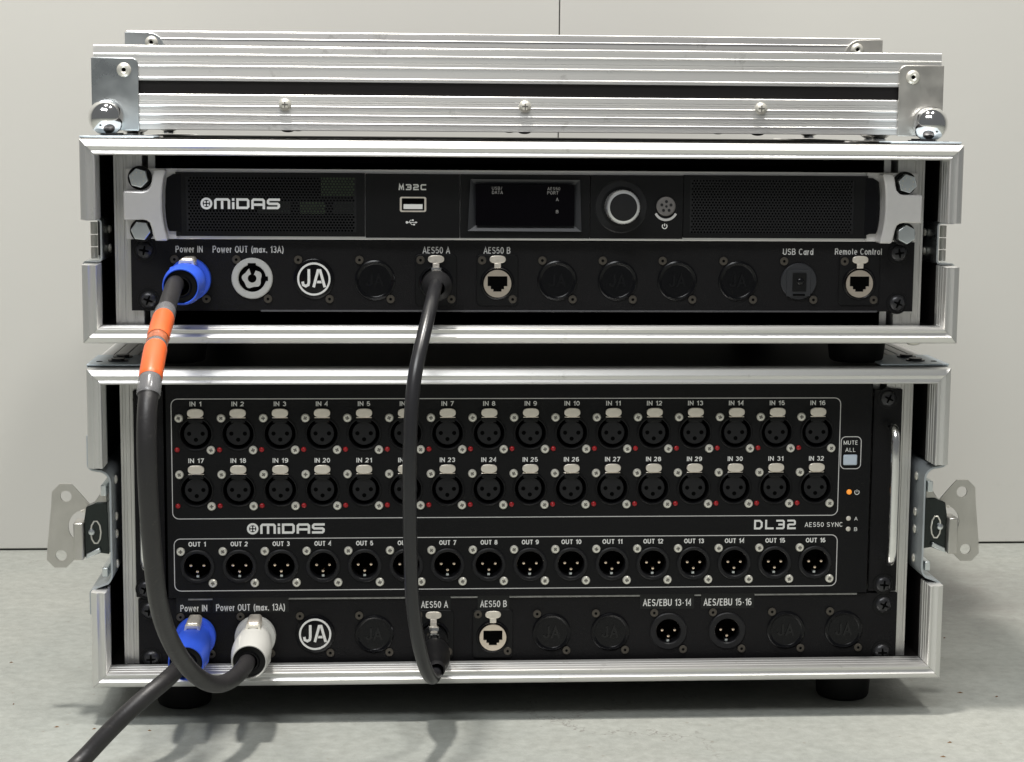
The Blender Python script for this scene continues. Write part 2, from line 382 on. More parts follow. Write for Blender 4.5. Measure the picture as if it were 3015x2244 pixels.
def E_(cx, cz, rx, rz, a0, a1, n=9): return [(cx+rx*math.cos(math.radians(a0+(a1-a0)*k/n)), cz+rz*math.sin(math.radians(a0+(a1-a0)*k/n))) for k in range(n+1)]
O_ = lambda cx, cz, rx, rz: ('c', E_(cx, cz, rx, rz, 0, 360, 18)[:-1])
GL = {
 'I': (0, [[(0,0),(0,1)]]), 'N': (.56, [[(0,0),(0,1)],[(.0,.97),(.56,.03)],[(.56,0),(.56,1)]]), 'O': (.62, [O_(.31,.5,.31,.5)]), 'U': (.56, [[(0,1),(0,.28)]+E_(.28,.28,.28,.28,180,360)+[(.56,1)]]),
 'T': (.56, [[(0,1),(.56,1)],[(.28,0),(.28,.9)]]), 'P': (.52, [[(0,0),(0,1),(.3,1)]+E_(.3,.74,.22,.26,90,-90)+[(0.08,.48)]]), 'R': (.54, [[(0,0),(0,1),(.3,1)]+E_(.3,.74,.22,.26,90,-90)+[(0.08,.48)],[(.3,.44),(.54,0)]]),
 'A': (.62, [[(0,0),(.31,1),(.62,0)],[(.16,.3),(.46,.3)]]), 'E': (.46, [[(.46,1),(0,1),(0,0),(.46,0)],[(.08,.52),(.4,.52)]]), 'S': (.52, [E_(.26,.755,.24,.245,20,260)[:-1]+E_(.26,.255,.26,.255,80,-160)]),
 'B': (.54, [[(0,0),(0,1),(.3,1)]+E_(.3,.765,.2,.235,90,-90)+[(.08,.53)],[(.32,.5)]+E_(.3,.255,.24,.245,85,-90)+[(.08,0)]]), 'C': (.58, [E_(.31,.5,.31,.5,45,315,14)]), 'D': (.58, [('c',[(0,0),(0,1),(.26,1)]+E_(.26,.5,.32,.5,80,-80)+[(.26,0)])]),
 'M': (.7, [[(0,0),(0,1)],[(0,.97),(.35,.08)],[(.7,.97),(.35,.08)],[(.7,0),(.7,1)]]), 'L': (.44, [[(0,1),(0,0),(.44,0)]]), 'Y': (.6, [[(0,1),(.3,.45),(.6,1)],[(.3,.4),(.3,0)]]), '/': (.3, [[(0,0),(.3,1)]]), '-': (.28, [[(0.05,.4),(.23,.4)]]),
 '(': (.16, [E_(.4,.42,.36,.75,128,232)]), ')': (.16, [E_(-.24,.42,.36,.75,-52,52)]), '.': (0.02, [[(0,0),(0,.04)]]),
 '0': (.5, [O_(.25,.5,.25,.5)]), '1': (.24, [[(0,.76),(.24,.98),(.24,0)]]), '2': (.5, [E_(.25,.73,.25,.27,165,-25)+[(0,0),(.5,0)]]), '3': (.5, [E_(.25,.765,.22,.235,155,-75)+[(.3,.52)],E_(.25,.265,.25,.265,70,-155)]),
 '4': (.54, [[(.4,0),(.4,1),(0,.3),(.54,.3)]]), '5': (.5, [[(.45,1),(.09,1),(.04,.5)]+E_(.25,.31,.25,.31,125,-150)]), '6': (.5, [O_(.25,.3,.25,.3),[(0,.42)]+E_(.3,.6,.3,.4,175,55)]), '7': (.5, [[(0,1),(.5,1),(.17,0)]]),
 '8': (.5, [O_(.25,.77,.2,.23),O_(.25,.26,.25,.26)]), '9': (.5, [O_(.25,.7,.25,.3),[(.5,.58)]+E_(.2,.4,.3,.4,-5,-125)]),
 'J': (.42, [[(.42,1),(.42,.25)]+E_(.21,.25,.21,.25,0,-165)]),
 'o': (.46, [O_(.23,.35,.23,.35)]), 'w': (.66, [[(0,.7),(.16,0),(.33,.66),(.5,0),(.66,.7)]]), 'e': (.44, [[(0.06,.36),(.44,.36)]+E_(.22,.35,.22,.35,5,305,12)]), 'r': (.22, [[(0,0),(0,.7)],[(.05,.48)]+E_(.25,.45,.2,.25,170,95,4)]),
 'm': (.68, [[(0,0),(0,.7)],[(.06,.52)]+E_(.2,.5,.14,.2,150,0,6)+[(.34,0)],[(.4,.52)]+E_(.54,.5,.14,.2,150,0,6)+[(.68,0)]]), 'a': (.42, [[(.42,.7),(.42,0)],O_(.19,.32,.19,.32)]), 'x': (.42, [[(0,0),(.42,.7)],[(0,.7),(.42,0)]]),
 't': (.22, [[(.1,.95),(.1,.08),(.22,.0)],[(0,.7),(.22,.7)]]), 'n': (.4, [[(0,0),(0,.7)],[(.06,.5)]+E_(.2,.46,.2,.24,150,0,6)+[(.4,0)]]), 'l': (0, [[(0,0),(0,1)]]), 'd': (.44, [[(.44,1),(.44,0)],O_(.2,.34,.2,.34)]), ' ': (.16, []),
}
def text(mb, string, x0, x1, z0, z1, y, bold=0.2, wt=0.16):   # even-stroke sans serif lettering that fills the given box
    h = z1-z0; low_ = '(' in string
    if low_: z0 += h*0.14; h *= 0.84
    t = h*wt; gap = 0.30; W = sum(GL[c][0] for c in string)+gap*(len(string)-1)
    sx = (x1-x0-t)/W; hh = h-t; x = x0+t/2; k = 0
    for c in string:
        w_, st = GL[c]
        for q in st:
            cl = isinstance(q, tuple); P = q[1] if cl else q
            P = [(x+a*sx, z0+t/2+b*hh) for a, b in P]
            if not cl:
                for e, f_ in ((0, 1), (-1, -2)):
                    d = (Vector(P[e])-Vector(P[f_])).normalized()*t*0.5
                    if abs(d.y) > abs(d.x)*2: P[e] = (P[e][0]+d.x, P[e][1]+d.y)
            mb.stroke(P, t, y-0.006*(k % 4), cl); k += 1
        x += (w_+gap)*sx
def label(parent, string, x0, x1, z0, z1, y, m_, wt=0.135):
    b = MB(); text(b, string, x0, x1, z0, z1, y, 0, wt); o = b.build('printed_label', m_, parent, smooth=0, fix=False)
    o['label'] = 'print reading '+string; return o

# ------------------------------------------------------------------ the setting
fl = MB().box(-3000, 3000, -2600, 3000, -60, 0); struct(fl.build('floor', floor_m, smooth=0))
seam = 65.7
wl = struct(MB().box(-3000, seam-0.45, 525, 560, 1.6, 2400).build('wall', wall_m, smooth=0, bevel=0.8))
wr = struct(MB().box(seam+0.45, 3000, 525.6, 560, 1.6, 2400).build('wall', wall_m, smooth=0, bevel=0.8))
MB().box(seam-4, seam+4, 535, 540, 2, 2390).build('joint_backing', seam_m, wl, smooth=0)
struct(MB().box(-3000, 3000, 560.5, 566, -10, 20).build('wall_base_gap', gap_m, smooth=0))

# ------------------------------------------------------------------ flight case builders
RIM = [(0, 16), (0, 12.4), (0.35, 12.0), (0.35, 10.8), (0, 10.4), (0, 8.4), (0.35, 8.0), (0.35, 6.8), (0, 6.4), (0, 3.6), (0.35, 2.6), (0.9, 2.1),
       (3.7, 0.15), (4.2, 0.0), (4.6, 0.35), (5.6, 0.95), (6.6, 1.15), (7.3, 0.95), (7.8, 0.25), (8.2, 0.0), (8.9, 0.0), (9.3, 0.3), (9.5, 1.0),
       (9.5, 5.0), (8.6, 5.4), (8.6, 6.4), (9.5, 6.8), (9.5, 10), (8.6, 10.4), (8.6, 11.4), (9.5, 11.8), (9.5, 15), (8.6, 15.4), (8.6, 16.4), (9.5, 16.8), (9.5, 22), (8.5, 22), (8.5, 16)]
def rim_h(name, x0, x1, zedge, sgn, yf, parent):     # horizontal rim; sgn +1: grows upward from zedge (bottom rim), -1: top rim
    prof = [(yf+y, zedge+sgn*u) for u, y in RIM]
    u_of = lambda y, z: (z-zedge)*sgn
    mb = MB().extrude_x(prof, x0, x1, lambda y, z: u_of(y, z)+0.22, lambda y, z: -u_of(y, z)-0.22)
    return mb.build(name, alu_x, parent, smooth=50)
def rim_v(name, xedge, sgn, z0, z1, mit0, mit1, yf, parent):
    n = len(RIM)
    vs = [(xedge+sgn*u, yf+y, z0+(u if mit0 else 0)) for u, y in RIM]+[(xedge+sgn*u, yf+y, z1-(u if mit1 else 0)) for u, y in RIM]
    fs = [tuple(range(n)), tuple(range(2*n-1, n-1, -1))]+[(i, i+n, (i+1) % n+n, (i+1) % n) for i in range(n)]
    return MB().add(vs, fs).build(name, alu_z, parent, smooth=50)
HW = 271.5; DEP = 455
def sheet(path, y0, y1, t, sx=1):                     # bent sheet metal: path in XZ, extruded along y
    n = len(path); out = []; inn = []
    for i in range(n):
        p = Vector(path[i]); a = Vector(path[max(i-1, 0)]); b = Vector(path[min(i+1, n-1)])
        d = (b-a).normalized(); nn = Vector((-d.y, d.x)); out.append(p+nn*t/2); inn.append(p-nn*t/2)
    poly = [(sx*q.x, q.y) for q in out]+[(sx*q.x, q.y) for q in reversed(inn)]
    vs = [(x, y0, z) for x, z in poly]+[(x, y1, z) for x, z in poly]; m_ = len(poly)
    fs = []
    for i in range(n-1):
        j = m_-1-i
        fs += [(i, i+1, j-1, j), (i+m_, j+m_, j-1+m_, i+1+m_)]
    fs += [(i, i+m_, (i+1) % m_+m_, (i+1) % m_) for i in range(m_)]
    return MB().add(vs, fs)
def arc(cx, cz, r, a0, a1, n=7):
    return [(cx+r*math.cos(math.radians(a0+(a1-a0)*k/n)), cz+r*math.sin(math.radians(a0+(a1-a0)*k/n))) for k in range(n+1)]
def case(name, label, z0, z1, yf, notch0, notch1, ndeep, cx=0.0):
    t = thing(name, label, 'flight case', (cx, yf+DEP/2, z0))
    a = yf+14; b = yf+DEP
    def P(nm, x0, x1, y0, y1, q0, q1, m_=ply): return MB().box(cx+x0, cx+x1, y0, y1, q0, q1).build(nm, m_, t, smooth=0)
    P('top_panel', -HW+0.6, HW-0.6, yf+16.2, b, z1-7.5, z1-0.4)
    P('bottom_panel', -HW+0.6, HW-0.6, yf+16.2, b, z0+0.4, z0+7.5)
    P('back_panel', -HW+7.6, HW-7.6, b-7, b-0.3, z0+7.6, z1-7.6)
    for s in (-1, 1):
        x0, x1 = sorted((s*(HW-0.6), s*(HW-7.5)))
        mb = MB().box(cx+x0, cx+x1, ndeep, b, z0+7.6, z1-7.6)
        mb.box(cx+x0, cx+x1, yf+16.2, ndeep-0.1, notch1, z1-7.6).box(cx+x0, cx+x1, yf+16.2, ndeep-0.1, z0+7.6, notch0)
        mb.build('side_panel', ply, t, smooth=0)
        rim_v('side_rim', cx+s*HW, -s, notch1, z1, False, True, yf, t)
        rim_v('side_rim', cx+s*HW, -s, z0, notch0, True, False, yf, t)
        # rack rail: slotted front-facing strip with ridges, and its thin inner leg
        r = MB(); q0 = z0+7.8; q1 = z1-7.8
        xa = 254.8; xb = 237.5; yr = yf+30
        cols = [(xa, 0), (253.4, 0), (253.1, 0.5), (251.6, 0.5), (251.3, 0), (249.0, 0), (248.7, 0.5), (247.2, 0.5), (246.9, 0), (243.2, 0), (242.9, 0.4), (241.6, 0.4), (241.3, 0), (xb, 0), (xb, 30), (xb+2, 30), (xb+2, 2), (xa, 2)]
        pts = [(cx+s*x, yr+y) for x, y in cols]; n = len(pts)
        r.add([(x, y, q0) for x, y in pts]+[(x, y, q1) for x, y in pts],
              [tuple(range(n)), tuple(range(2*n-1, n-1, -1))]+[(i, i+n, (i+1) % n+n, (i+1) % n) for i in range(n)])
        r.build('rack_rail', rail_m, t, smooth=20)
        x0, x1 = sorted((s*230.0, s*234.3)); MB().box(cx+x0, cx+x1, yr+6, yr+7.5, q0, q1).build('rail_inner_leg', rail_m, t, smooth=0)
        # ridged angle profile along the top outer edge, running to the back
        e = MB(); zt = z1-0.35
        prof = [(271.9, -24), (271.9, 0.9), (264.0, 0.9), (263.7, 0.45), (262.9, 0.45), (262.6, 0.9), (256.0, 0.9), (255.7, 0.45), (254.9, 0.45), (254.6, 0.9), (248.5, 0.9), (248.2, 0.45), (247.4, 0.45), (247.1, 0.9), (243.0, 0.9), (242.4, 0.0), (271.0, 0.0), (271.0, -24)]
        n = len(prof)
        e.add([(cx+s*x, yf+17, zt+z) for x, z in prof]+[(cx+s*x, b, zt+z) for x, z in prof],
              [tuple(range(n)), tuple(range(2*n-1, n-1, -1))]+[(i, i+n, (i+1) % n+n, (i+1) % n) for i in range(n)])
        e.build('edge_profile', alu_y, t, smooth=20)
        # steel corner brace on top, wrapped over the side
        pl = [(272.6, yf+12), (272.6, yf+62), (246.0, yf+62), (228.0, yf+44), (228.0, yf+12)]
        cb = MB(); vs = [(cx+s*x, y, z1+0.7) for x, y in pl]+[(cx+s*x, y, z1+1.8) for x, y in pl]; n = len(pl)
        cb.add(vs, [tuple(range(n)), tuple(range(2*n-1, n-1, -1))]+[(i, i+n, (i+1) % n+n, (i+1) % n) for i in range(n)])
        x0, x1 = sorted((cx+s*271.95, cx+s*272.6)); cb.box(x0, x1, yf+14, yf+62, z1-34, z1+0.6)
        ob = cb.build('corner_brace', brace_m, t, smooth=20, bevel=0.5)
        for (dx, dy) in ((255.5, 30), (255, 50)):
            MB().cylz(cx+s*dx, yf+dy, 6.2, z1+1.8, z1+2.5, 24).cylz(cx+s*dx, yf+dy, 4.2, z1+2.5, z1+3.4, 24).build('rivet', gscrew, ob)
        MB().cylz(cx+s*266.5, yf+26, 2.0, z1+1.7, z1+1.95, 16).build('hole', hole_m, ob)
    rim_h('top_rim', cx-HW, cx+HW, z1, -1, yf, t)
    rim_h('bottom_rim', cx-HW, cx+HW, z0, 1, yf, t)
    for sx in (-1, 1):
        for yy in (yf+50, b-40):
            fz = z0
            fb = fz-(24.4 if z0 < 100 else 16.4); ft = MB(); n_ = 40; vs_ = []; fs_ = []
            for r_, z_ in ((15.0, fb), (16.6, fb+0.8), (17.4, fb+2.4), (19.0, fz-1.2), (19.0, fz+0.3)): vs_ += [(cx+sx*219+r_*math.cos(2*PI*k/n_), yy+r_*math.sin(2*PI*k/n_), z_) for k in range(n_)]
            for i_ in range(4):
                for k in range(n_): fs_.append((i_*n_+k, i_*n_+(k+1) % n_, (i_+1)*n_+(k+1) % n_, (i_+1)*n_+k))
            fs_.append(tuple(range(n_-1, -1, -1))); ft.add(vs_, fs_).build('foot', foot_m, t, smooth=50)
    return t

low = case('rack_case', 'taller rack case standing on the floor, aluminium edged, with butterfly latches on both sides', 24.5, 227.0, 9.4, 86, 165, 130)
up = case('rack_case', 'shallower rack case stacked on the taller one, aluminium edged, with a hinge recess each side', 243.9, 367.9, 0, 291.9, 319.3, 70)

for x in (-232, 246):
    MB().sphere((x, 12, 243.9), 5.0, 20, 10, (1, 1, 0.42)).build('rivet', screw_m, up)
# hinge recesses of the upper case
for s in (-1, 1):
    p = [(-272.8, 336), (-272.8, 321)]+arc(-270.8, 320.4, 1.9, 180, 262, 4)+[(-264.6, 318.6)]+arc(-264.0, 316.4, 2.2, 90, 0, 4)+[(-261.8, 295.4)]+arc(-264.0, 295.0, 2.2, 0, -90, 4)+[(-270.2, 292.6)]+arc(-270.8, 290.8, 1.9, 98, 180, 4)+[(-272.8, 276)]
    sheet(p, 20, 72, 1.1, -s).build('hinge_recess', zinc, up, smooth=40)
    h = MB()
    for z0_, z1_ in ((294.2, 301.2), (301.8, 308.8), (309.4, 316.8)): h.cylz(s*267.0, 27, 2.2, z0_, z1_, 20, 0.2)
    h.build('hinge_knuckle', zinc_b, up)
    for z_ in (299.5, 311.5):
        r = MB(); r.sphere((s*259.8, 44, z_), 2.6, 16, 8, (0.5, 1, 1)); r.build('rivet', screw_m, up)

# recessed butterfly latches of the lower case
for s in (-1, 1):
    p = [(-272.8, 184), (-272.8, 167.5)]+arc(-269.0, 166.0, 3.8, 180, 262, 5)+[(-266.0, 161.6)]+arc(-267.0, 154.0, 7.8, 82, 2, 7)+[(-259.3, 104)]+arc(-268.0, 96.0, 8.8, 0, -45, 5)+[(-268.8, 87.2)]+arc(-270.2, 83.4, 2.6, 100, 180, 4)+[(-272.8, 70)]
    dish = sheet(p, 20, 128, 1.2, -s).build('latch_dish', dish_m, low, smooth=60)
    for z_ in (153.5, 129.8, 118.3, 99.0):
        MB().sphere((s*257.9, 36, z_), 2.5, 16, 8, (0.45, 1, 1.15)).build('rivet', screw_m, dish)
    # latch standing in the dish: wing plate facing forward, folded lip, body with coil and spring, side tabs
    X = lambda px: s*(302.7-(px-140)*0.0586)
    Z = lambda py: 107.5-(py-985)*0.0586
    lt = bpy.data.objects.new('butterfly_latch', None); C.objects.link(lt); lt.parent = low
    WL[lt.name] = Vector((s*270, 42, 104))/1000; lt.location = WL[lt.name]-world_loc(low); lt.empty_display_size = 0.02
    yw = 41
    outer = [(X(a), Z(b_)) for a, b_ in ((290, 265), (415, 265), (470, 325), (600, 480), (740, 640), (760, 830), (640, 915), (475, 1060), (345, 1190), (215, 1190), (135, 1105), (140, 985), (205, 350))]
    w = MB()
    # plate in three bands so that each hole is a real opening
    c1 = (X(355), Z(400)); c2 = (X(290), Z(1055)); c3 = (X(560), Z(738))
    band1 = [(X(290), Z(265)), (X(415), Z(265)), (X(470), Z(325)), (X(600), Z(480)), (X(603), Z(520)), (X(193), Z(520)), (X(205), Z(350))]
    band2 = [(X(193), Z(520)), (X(603), Z(520)), (X(765), Z(640)), (X(765), Z(840)), (X(610), Z(940)), (X(145), Z(940))]
    band3 = [(X(145), Z(940)), (X(610), Z(940)), (X(475), Z(1060)), (X(345), Z(1190)), (X(215), Z(1190)), (X(135), Z(1105))]
    for yy in (yw, yw+1.4):
        w.annulus(c1, 3.55, band1, yy, 1.4 if yy == yw else 0)
        w.annulus(c2, 3.5, band3, yy, 1.4 if yy == yw else 0)
        w.annulus(c3, 11.0, band2, yy, 1.4 if yy == yw else 0)
    bp = [(X(a), Z(b_)) for a, b_ in ((290, 265), (415, 265), (470, 325), (600, 480), (603, 520), (765, 640), (765, 840), (610, 940), (475, 1060), (345, 1190), (215, 1190), (135, 1105), (145, 940), (193, 520), (205, 350))]
    n = len(bp); w.add([(x, yw, z) for x, z in bp]+[(x, yw+1.4, z) for x, z in bp], [(i, i+n, (i+1) % n+n, (i+1) % n) for i in range(n)])
    w.build('wing_plate', zinc_b, lt, smooth=25)
    bx = lambda a, b_: tuple(sorted((X(a), X(b_))))
    x0, x1 = bx(470, 575); lip = MB().box(x0, x1, yw-17, yw-1, Z(1045), Z(640)).build('lip', zinc_b, lt, smooth=20, bevel=0.8)
    body = MB().prism([(X(575), Z(625)), (X(600), Z(480)), (X(720), Z(430)), (X(825), Z(430)), (X(835), Z(1000)), (X(740), Z(985)), (X(600), Z(1040)), (X(578), Z(1030))], yw-12, yw-2.2)
    body.build('latch_body', mat('dark_zinc_%d' % s, (0.030, 0.036, 0.034), 0.22, 0.7), lt, smooth=20, bevel=0.5)
    MB().tube([(X(700)+s*3.2*math.cos(q/10*2*PI), yw-12.6, Z(755)+7.4*math.sin(q/10*2*PI)) for q in range(11)], 0.55, 8, False).build('coil_ring', screw_m, lt)
    MB().lathe(X(655), Z(750), [(0.1, yw-14.2), (1.9, yw-13.6), (2.4, yw-12)], 16).build('coil_pin', zinc, lt)
    MB().prism([(X(680), Z(440)), (X(745), Z(345)), (X(820), Z(345)), (X(820), Z(460))], yw-11, yw+8).build('upper_tab', zinc_b, lt, smooth=20, bevel=0.5)
    MB().tube([(X(540), yw-8, Z(540)), (X(575), yw-9, Z(525)), (X(592), yw-9, Z(560)), (X(590), yw-10, Z(610))], 0.9, 10).build('spring_end', screw_m, lt)
    MB().prism([(X(592), Z(1040)), (X(600), Z(985)), (X(740), Z(920)), (X(755), Z(965))], yw-15, yw-12.1).build('lower_strap', zinc, lt, smooth=20, bevel=0.4)
    x0, x1 = bx(770, 832); MB().box(x0, x1, 24, 62, 145, 152).build('side_tab', zinc, lt, smooth=20, bevel=0.5); MB().box(x0, x1, 24, 62, 93, 99).build('side_tab', zinc, lt, smooth=20, bevel=0.5)

# ------------------------------------------------------------------ lids
def lid(name, label, yf, depth, z0, zt, hw, crad):
    t = thing(name, label, 'case lid', (0, yf+depth/2, z0))
    MB().box(-hw+1, hw-1, yf+1.5, yf+depth-1.5, z0+0.8, z0+7.5).build('floor_panel', ply, t, smooth=0)
    zb = z0+22.2; zc = zt-21.8
    MB().box(-hw+1, hw-1, yf+1.8, yf+8.5, z0+7.6, zt-1).build('front_panel', ply, t, smooth=0)
    MB().box(-hw+1, hw-1, yf+depth-8.5, yf+depth-1.8, z0+7.6, zt-1).build('back_panel', ply, t, smooth=0)
    for s in (-1, 1):
        x0, x1 = sorted((s*(hw-1), s*(hw-8))); MB().box(x0, x1, yf+8.6, yf+depth-8.6, z0+7.6, zt-1).build('side_panel', ply, t, smooth=0)
    def ridged(za, zb_, lines, dark):
        pr = [(yf+3, za), (yf, za+0.3)]
        for z in sorted(lines+[(q, ) for q in dark], key=lambda q: q if not isinstance(q, tuple) else q[0]) if False else sorted([(q, 1) for q in lines]+[(q, 0) for q in dark]):
            zz, k = z
            if k: pr += [(yf, zz-0.6), (yf-0.22, zz-0.3), (yf-0.3, zz), (yf-0.22, zz+0.3), (yf, zz+0.6)]
            else: pr += [(yf, zz-0.3), (yf+0.3, zz-0.12), (yf+0.3, zz+0.12), (yf, zz+0.3)]
        pr += [(yf, zb_-0.5), (yf+0.5, zb_), (yf+3, zb_)]
        return pr
    e = MB().extrude_x(ridged(zc, zt, [zt-5.5, zt-12.6, zt-19.8], [zt-0.9, zt-9.6]), -hw, hw)
    e.box(-hw, hw, yf+3.05, yf+9.2, zt-0.9, zt)
    e.build('upper_edge_profile', alu_x, t, smooth=30)
    MB().extrude_x(ridged(z0, zb, [z0+14.8, z0+9.4, z0+4.2], [z0+18.4, z0+12.3, z0+6.6, z0+17.0]), -hw, hw).build('lower_edge_profile', alu_x, t, smooth=30)
    for s in (-1, 1):
        x0, x1 = sorted((s*hw, s*(hw-9))); MB().box(x0, x1, yf+9.3, yf+depth, zt-0.9, zt).box(*sorted((s*hw, s*(hw-1))), yf+3.1, yf+depth, zt-22, zt-1).build('side_edge_profile', alu_y, t, smooth=0)
        xo = hw+1.4; xi = 240.6; zz = zt-(7.8 if crad < 9 else 1.1)
        pts = [(s*xo, z0-0.6), (s*xo, zz)]+[(s*(xi+crad-crad*math.sin(math.radians(a))), zz-crad+crad*math.cos(math.radians(a))) for a in range(0, 91, 15)]+[(s*xi, z0-0.6)]
        bk = MB().prism(pts, yf-1.7, yf-0.45)
        x0, x1 = sorted((s*(hw+0.2), s*xo)); bk.box(x0, x1, yf-0.4, yf+34, z0-0.6, zz)
        bko = bk.build('corner_bracket', zinc_b if s > 0 else zinc, t, smooth=30, bevel=0.4)
        rx, rz = s*249.4, zt-15.3 if crad < 9 else zt-8.2
        rv = MB().lathe(rx, rz, [(4.5, yf-1.8), (4.4, yf-2.2), (3.4, yf-3.1), (2.2, yf-3.3), (1.3, yf-2.8)], 24).build('rivet', screw_m, bko)
        MB().disc(rx, rz, 1.4, yf-2.6, 14).build('rivet_hole', hole_m, bko)
        for yy in (yf-8, yf+depth+8-24*0):
            if yy > yf: yy = yf+depth-6
            bl = MB().sphere((s*259.8, yy, z0+7.4), 11.2, 40, 24)
            bl.cylz(s*259.8, yy, 5.0, z0-4.6, z0-3.2, 28)
            bl.build('ball_corner', chrome, t, smooth=60)
    for x in (-150, 1, 152):
        sc = MB().lathe(x, z0+16.2, [(3.9, yf-0.1), (3.9, yf-0.7), (3.5, yf-1.8), (2.4, yf-2.6), (1.0, yf-2.9), (0.1, yf-2.95)], 24).build('screw', screw_m, t, smooth=60)
        MB().box(x-1.9, x+1.9, yf-3.0, yf-2.2, z0+15.85, z0+16.55).box(x-0.35, x+0.35, yf-3.01, yf-2.2, z0+14.3, z0+15.8).box(x-0.35, x+0.35, yf-3.01, yf-2.2, z0+16.6, z0+18.1).build('cross_slot', slot_m, sc, smooth=0)
        MB().sphere((x+1, yf+14, z0+0.4), 4.2, 20, 10, (1, 1, 0.38)).build('screw', gscrew, t)
    return t
lid('case_lid', 'front case lid on top of the stack, with chrome ball corners and three screws', 48, 125, 373.5, 425.6, 268.2, 4.5)
lid('case_lid', 'case lid behind the front lid, only its top edge and corner brackets showing', 198, 204, 373.5, 441.3, 266.4, 11)

# ------------------------------------------------------------------ small shared pieces
def phillips(parent, x, z, y, r=5.4, m_=None):
    o = MB().lathe(x, z, [(r, y), (r, y-0.9), (r*0.86, y-2.1), (r*0.55, y-2.8), (r*0.3, y-3.0), (0.05, y-3.05)], 24).build('screw', m_ or gscrew, parent, smooth=60)
    a = random.uniform(-0.5, 0.5)
    c_ = MB()
    w_, l_ = r*0.13, r*0.55
    pts = []
    for k in range(4):
        t = a+k*PI/2; d = Vector((math.cos(t), math.sin(t))); q = Vector((-d.y, d.x))
        pts += [(-q*w_*1+d*w_)+Vector((x, z)), (d*l_-q*w_*0.6)+Vector((x, z)), (d*l_+q*w_*0.6)+Vector((x, z))]
    c_.prism([(p.x, p.y) for p in pts], y-3.15, y-1.2)
    c_.build('cross_slot', hole_m, o, smooth=0)
    MB().lathe(x, z, [(r+1.5, y-0.05), (r+1.4, y-0.5), (r-0.2, y-0.55)], 24).build('washer', plastic, o)
    return o
def small_screw(mb, hb, x, z, y, r=2.7):
    mb.lathe(x, z, [(r, y), (r*0.92, y-0.35), (r*0.5, y-0.5), (0.9, y-0.45)], 18); hb.disc(x, z, 1.0, y-0.3, 8)
RJ = [(-6.2, 4.3), (6.2, 4.3), (6.2, -2.0), (4.2, -2.0), (4.2, -3.9), (2.6, -3.9), (2.6, -5.4), (-2.6, -5.4), (-2.6, -3.9), (-4.2, -3.9), (-4.2, -2.0), (-6.2, -2.0)]
def ethercon(parent, cx, cz, y, plugged=False):       # cz: centre of the jack
    o = MB().prism(rrect(cx-13, cx+13, cz-14.2, cz+17.8, 2.5), y-1.0, y+0.2).build('network_socket', plastic, parent, smooth=30, bevel=0.3)
    MB().lathe(cx, cz, [(10.8, y-1.0), (10.6, y-1.6), (9.8, y-1.9), (9.3, y-1.6), (9.2, y+0.1)], 36).build('shell_ring', gloss, o)
    MB().disc(cx, cz, 9.3, y-1.05, 30).build('recess', hole_m, o)
    if not plugged:
        d = MB().annulus((cx, cz-0.4), [(cx+a, cz+b) for a, b in RJ], 8.7, y-2.2, 2.4, 36)
        d.lathe(cx, cz-0.4, [(8.7, y-2.2), (8.8, y-1.8), (8.8, y-1.1)], 36); d.build('jack', rim_m, o, smooth=30)
        MB().add([(cx+a, y-1.2, cz+b) for a, b in RJ], [tuple(range(12))]).build('jack_opening', hole_m, o, smooth=0)
    tb = []
    for k in range(20):
        t = 2*PI*k/20; tb.append((cx+5.1*(abs(math.cos(t))**0.7)*(1 if math.cos(t) > 0 else -1), cz+14.9+2.5*(abs(math.sin(t))**0.8)*(1 if math.sin(t) > 0 else -1)))
    MB().prism(tb, y-3.0, y-1.6).box(cx-2.1, cx+2.1, y-2.9, y-1.7, cz+9.4, cz+12.5).build('release_tab', tab_m, o, smooth=30, bevel=0.3)
    return o
def blank(parent, cx, cz, y):
    o = MB().lathe(cx, cz, [(12.7, y+0.1), (12.6, y-0.6), (11.8, y-1.0), (10.4, y-0.7), (10.0, y-0.4), (0.05, y-0.4)], 36).build('blank_plug', gloss, parent)
    t = MB(); text(t, 'JA', cx-5.8, cx+5.2, cz-3.8, cz+4.2, y-0.9); t.build('raised_letters', relief_m, o, smooth=0)
    for a0_ in (60, 240):  # raised arcs added top and bottom to make highlight glints on the rim
        e_ = MB().tube([(cx+11.3*math.cos(math.radians(a0_+5*k)), y-1.0, cz+11.3*math.sin(math.radians(a0_+5*k))) for k in range(13)], 0.45, 8); e_.build('rim_glint', relief_m, o)
    return o
def ja_disc(parent, cx, cz, y):
    o = MB().lathe(cx, cz, [(12.7, y+0.1), (12.6, y-0.9), (11.9, y-1.3), (0.05, y-1.3)], 40).build('emblem_plug', gloss, parent)
    e = MB().lathe(cx, cz, [(10.4, y-1.3), (10.3, y-1.8), (9.15, y-1.8), (9.1, y-1.3)], 44)
    e.build('white_ring', print_b, o)
    l = MB()
    l.stroke([(cx-7.0, cz-1.6), (cx-6.6, cz-3.6), (cx-5.0, cz-4.4), (cx-3.5, cz-3.6), (cx-3.1, cz-1.8), (cx-3.1, cz+6.2)], 1.7, y-1.75)
    l.stroke([(cx-0.2, cz-5.1), (cx+2.6, cz+5.4), (cx+3.9, cz+5.4), (cx+6.8, cz-5.1)], 1.7, y-1.75)
    l.add([(cx+1.8, y-1.75, cz-2.6), (cx+4.9, y-1.75, cz-2.6), (cx+4.5, y-1.75, cz-1.0), (cx+2.15, y-1.75, cz-1.0)], [(0, 1, 2, 3)])
    l.build('white_letters', print_b, o, smooth=0)
    return o

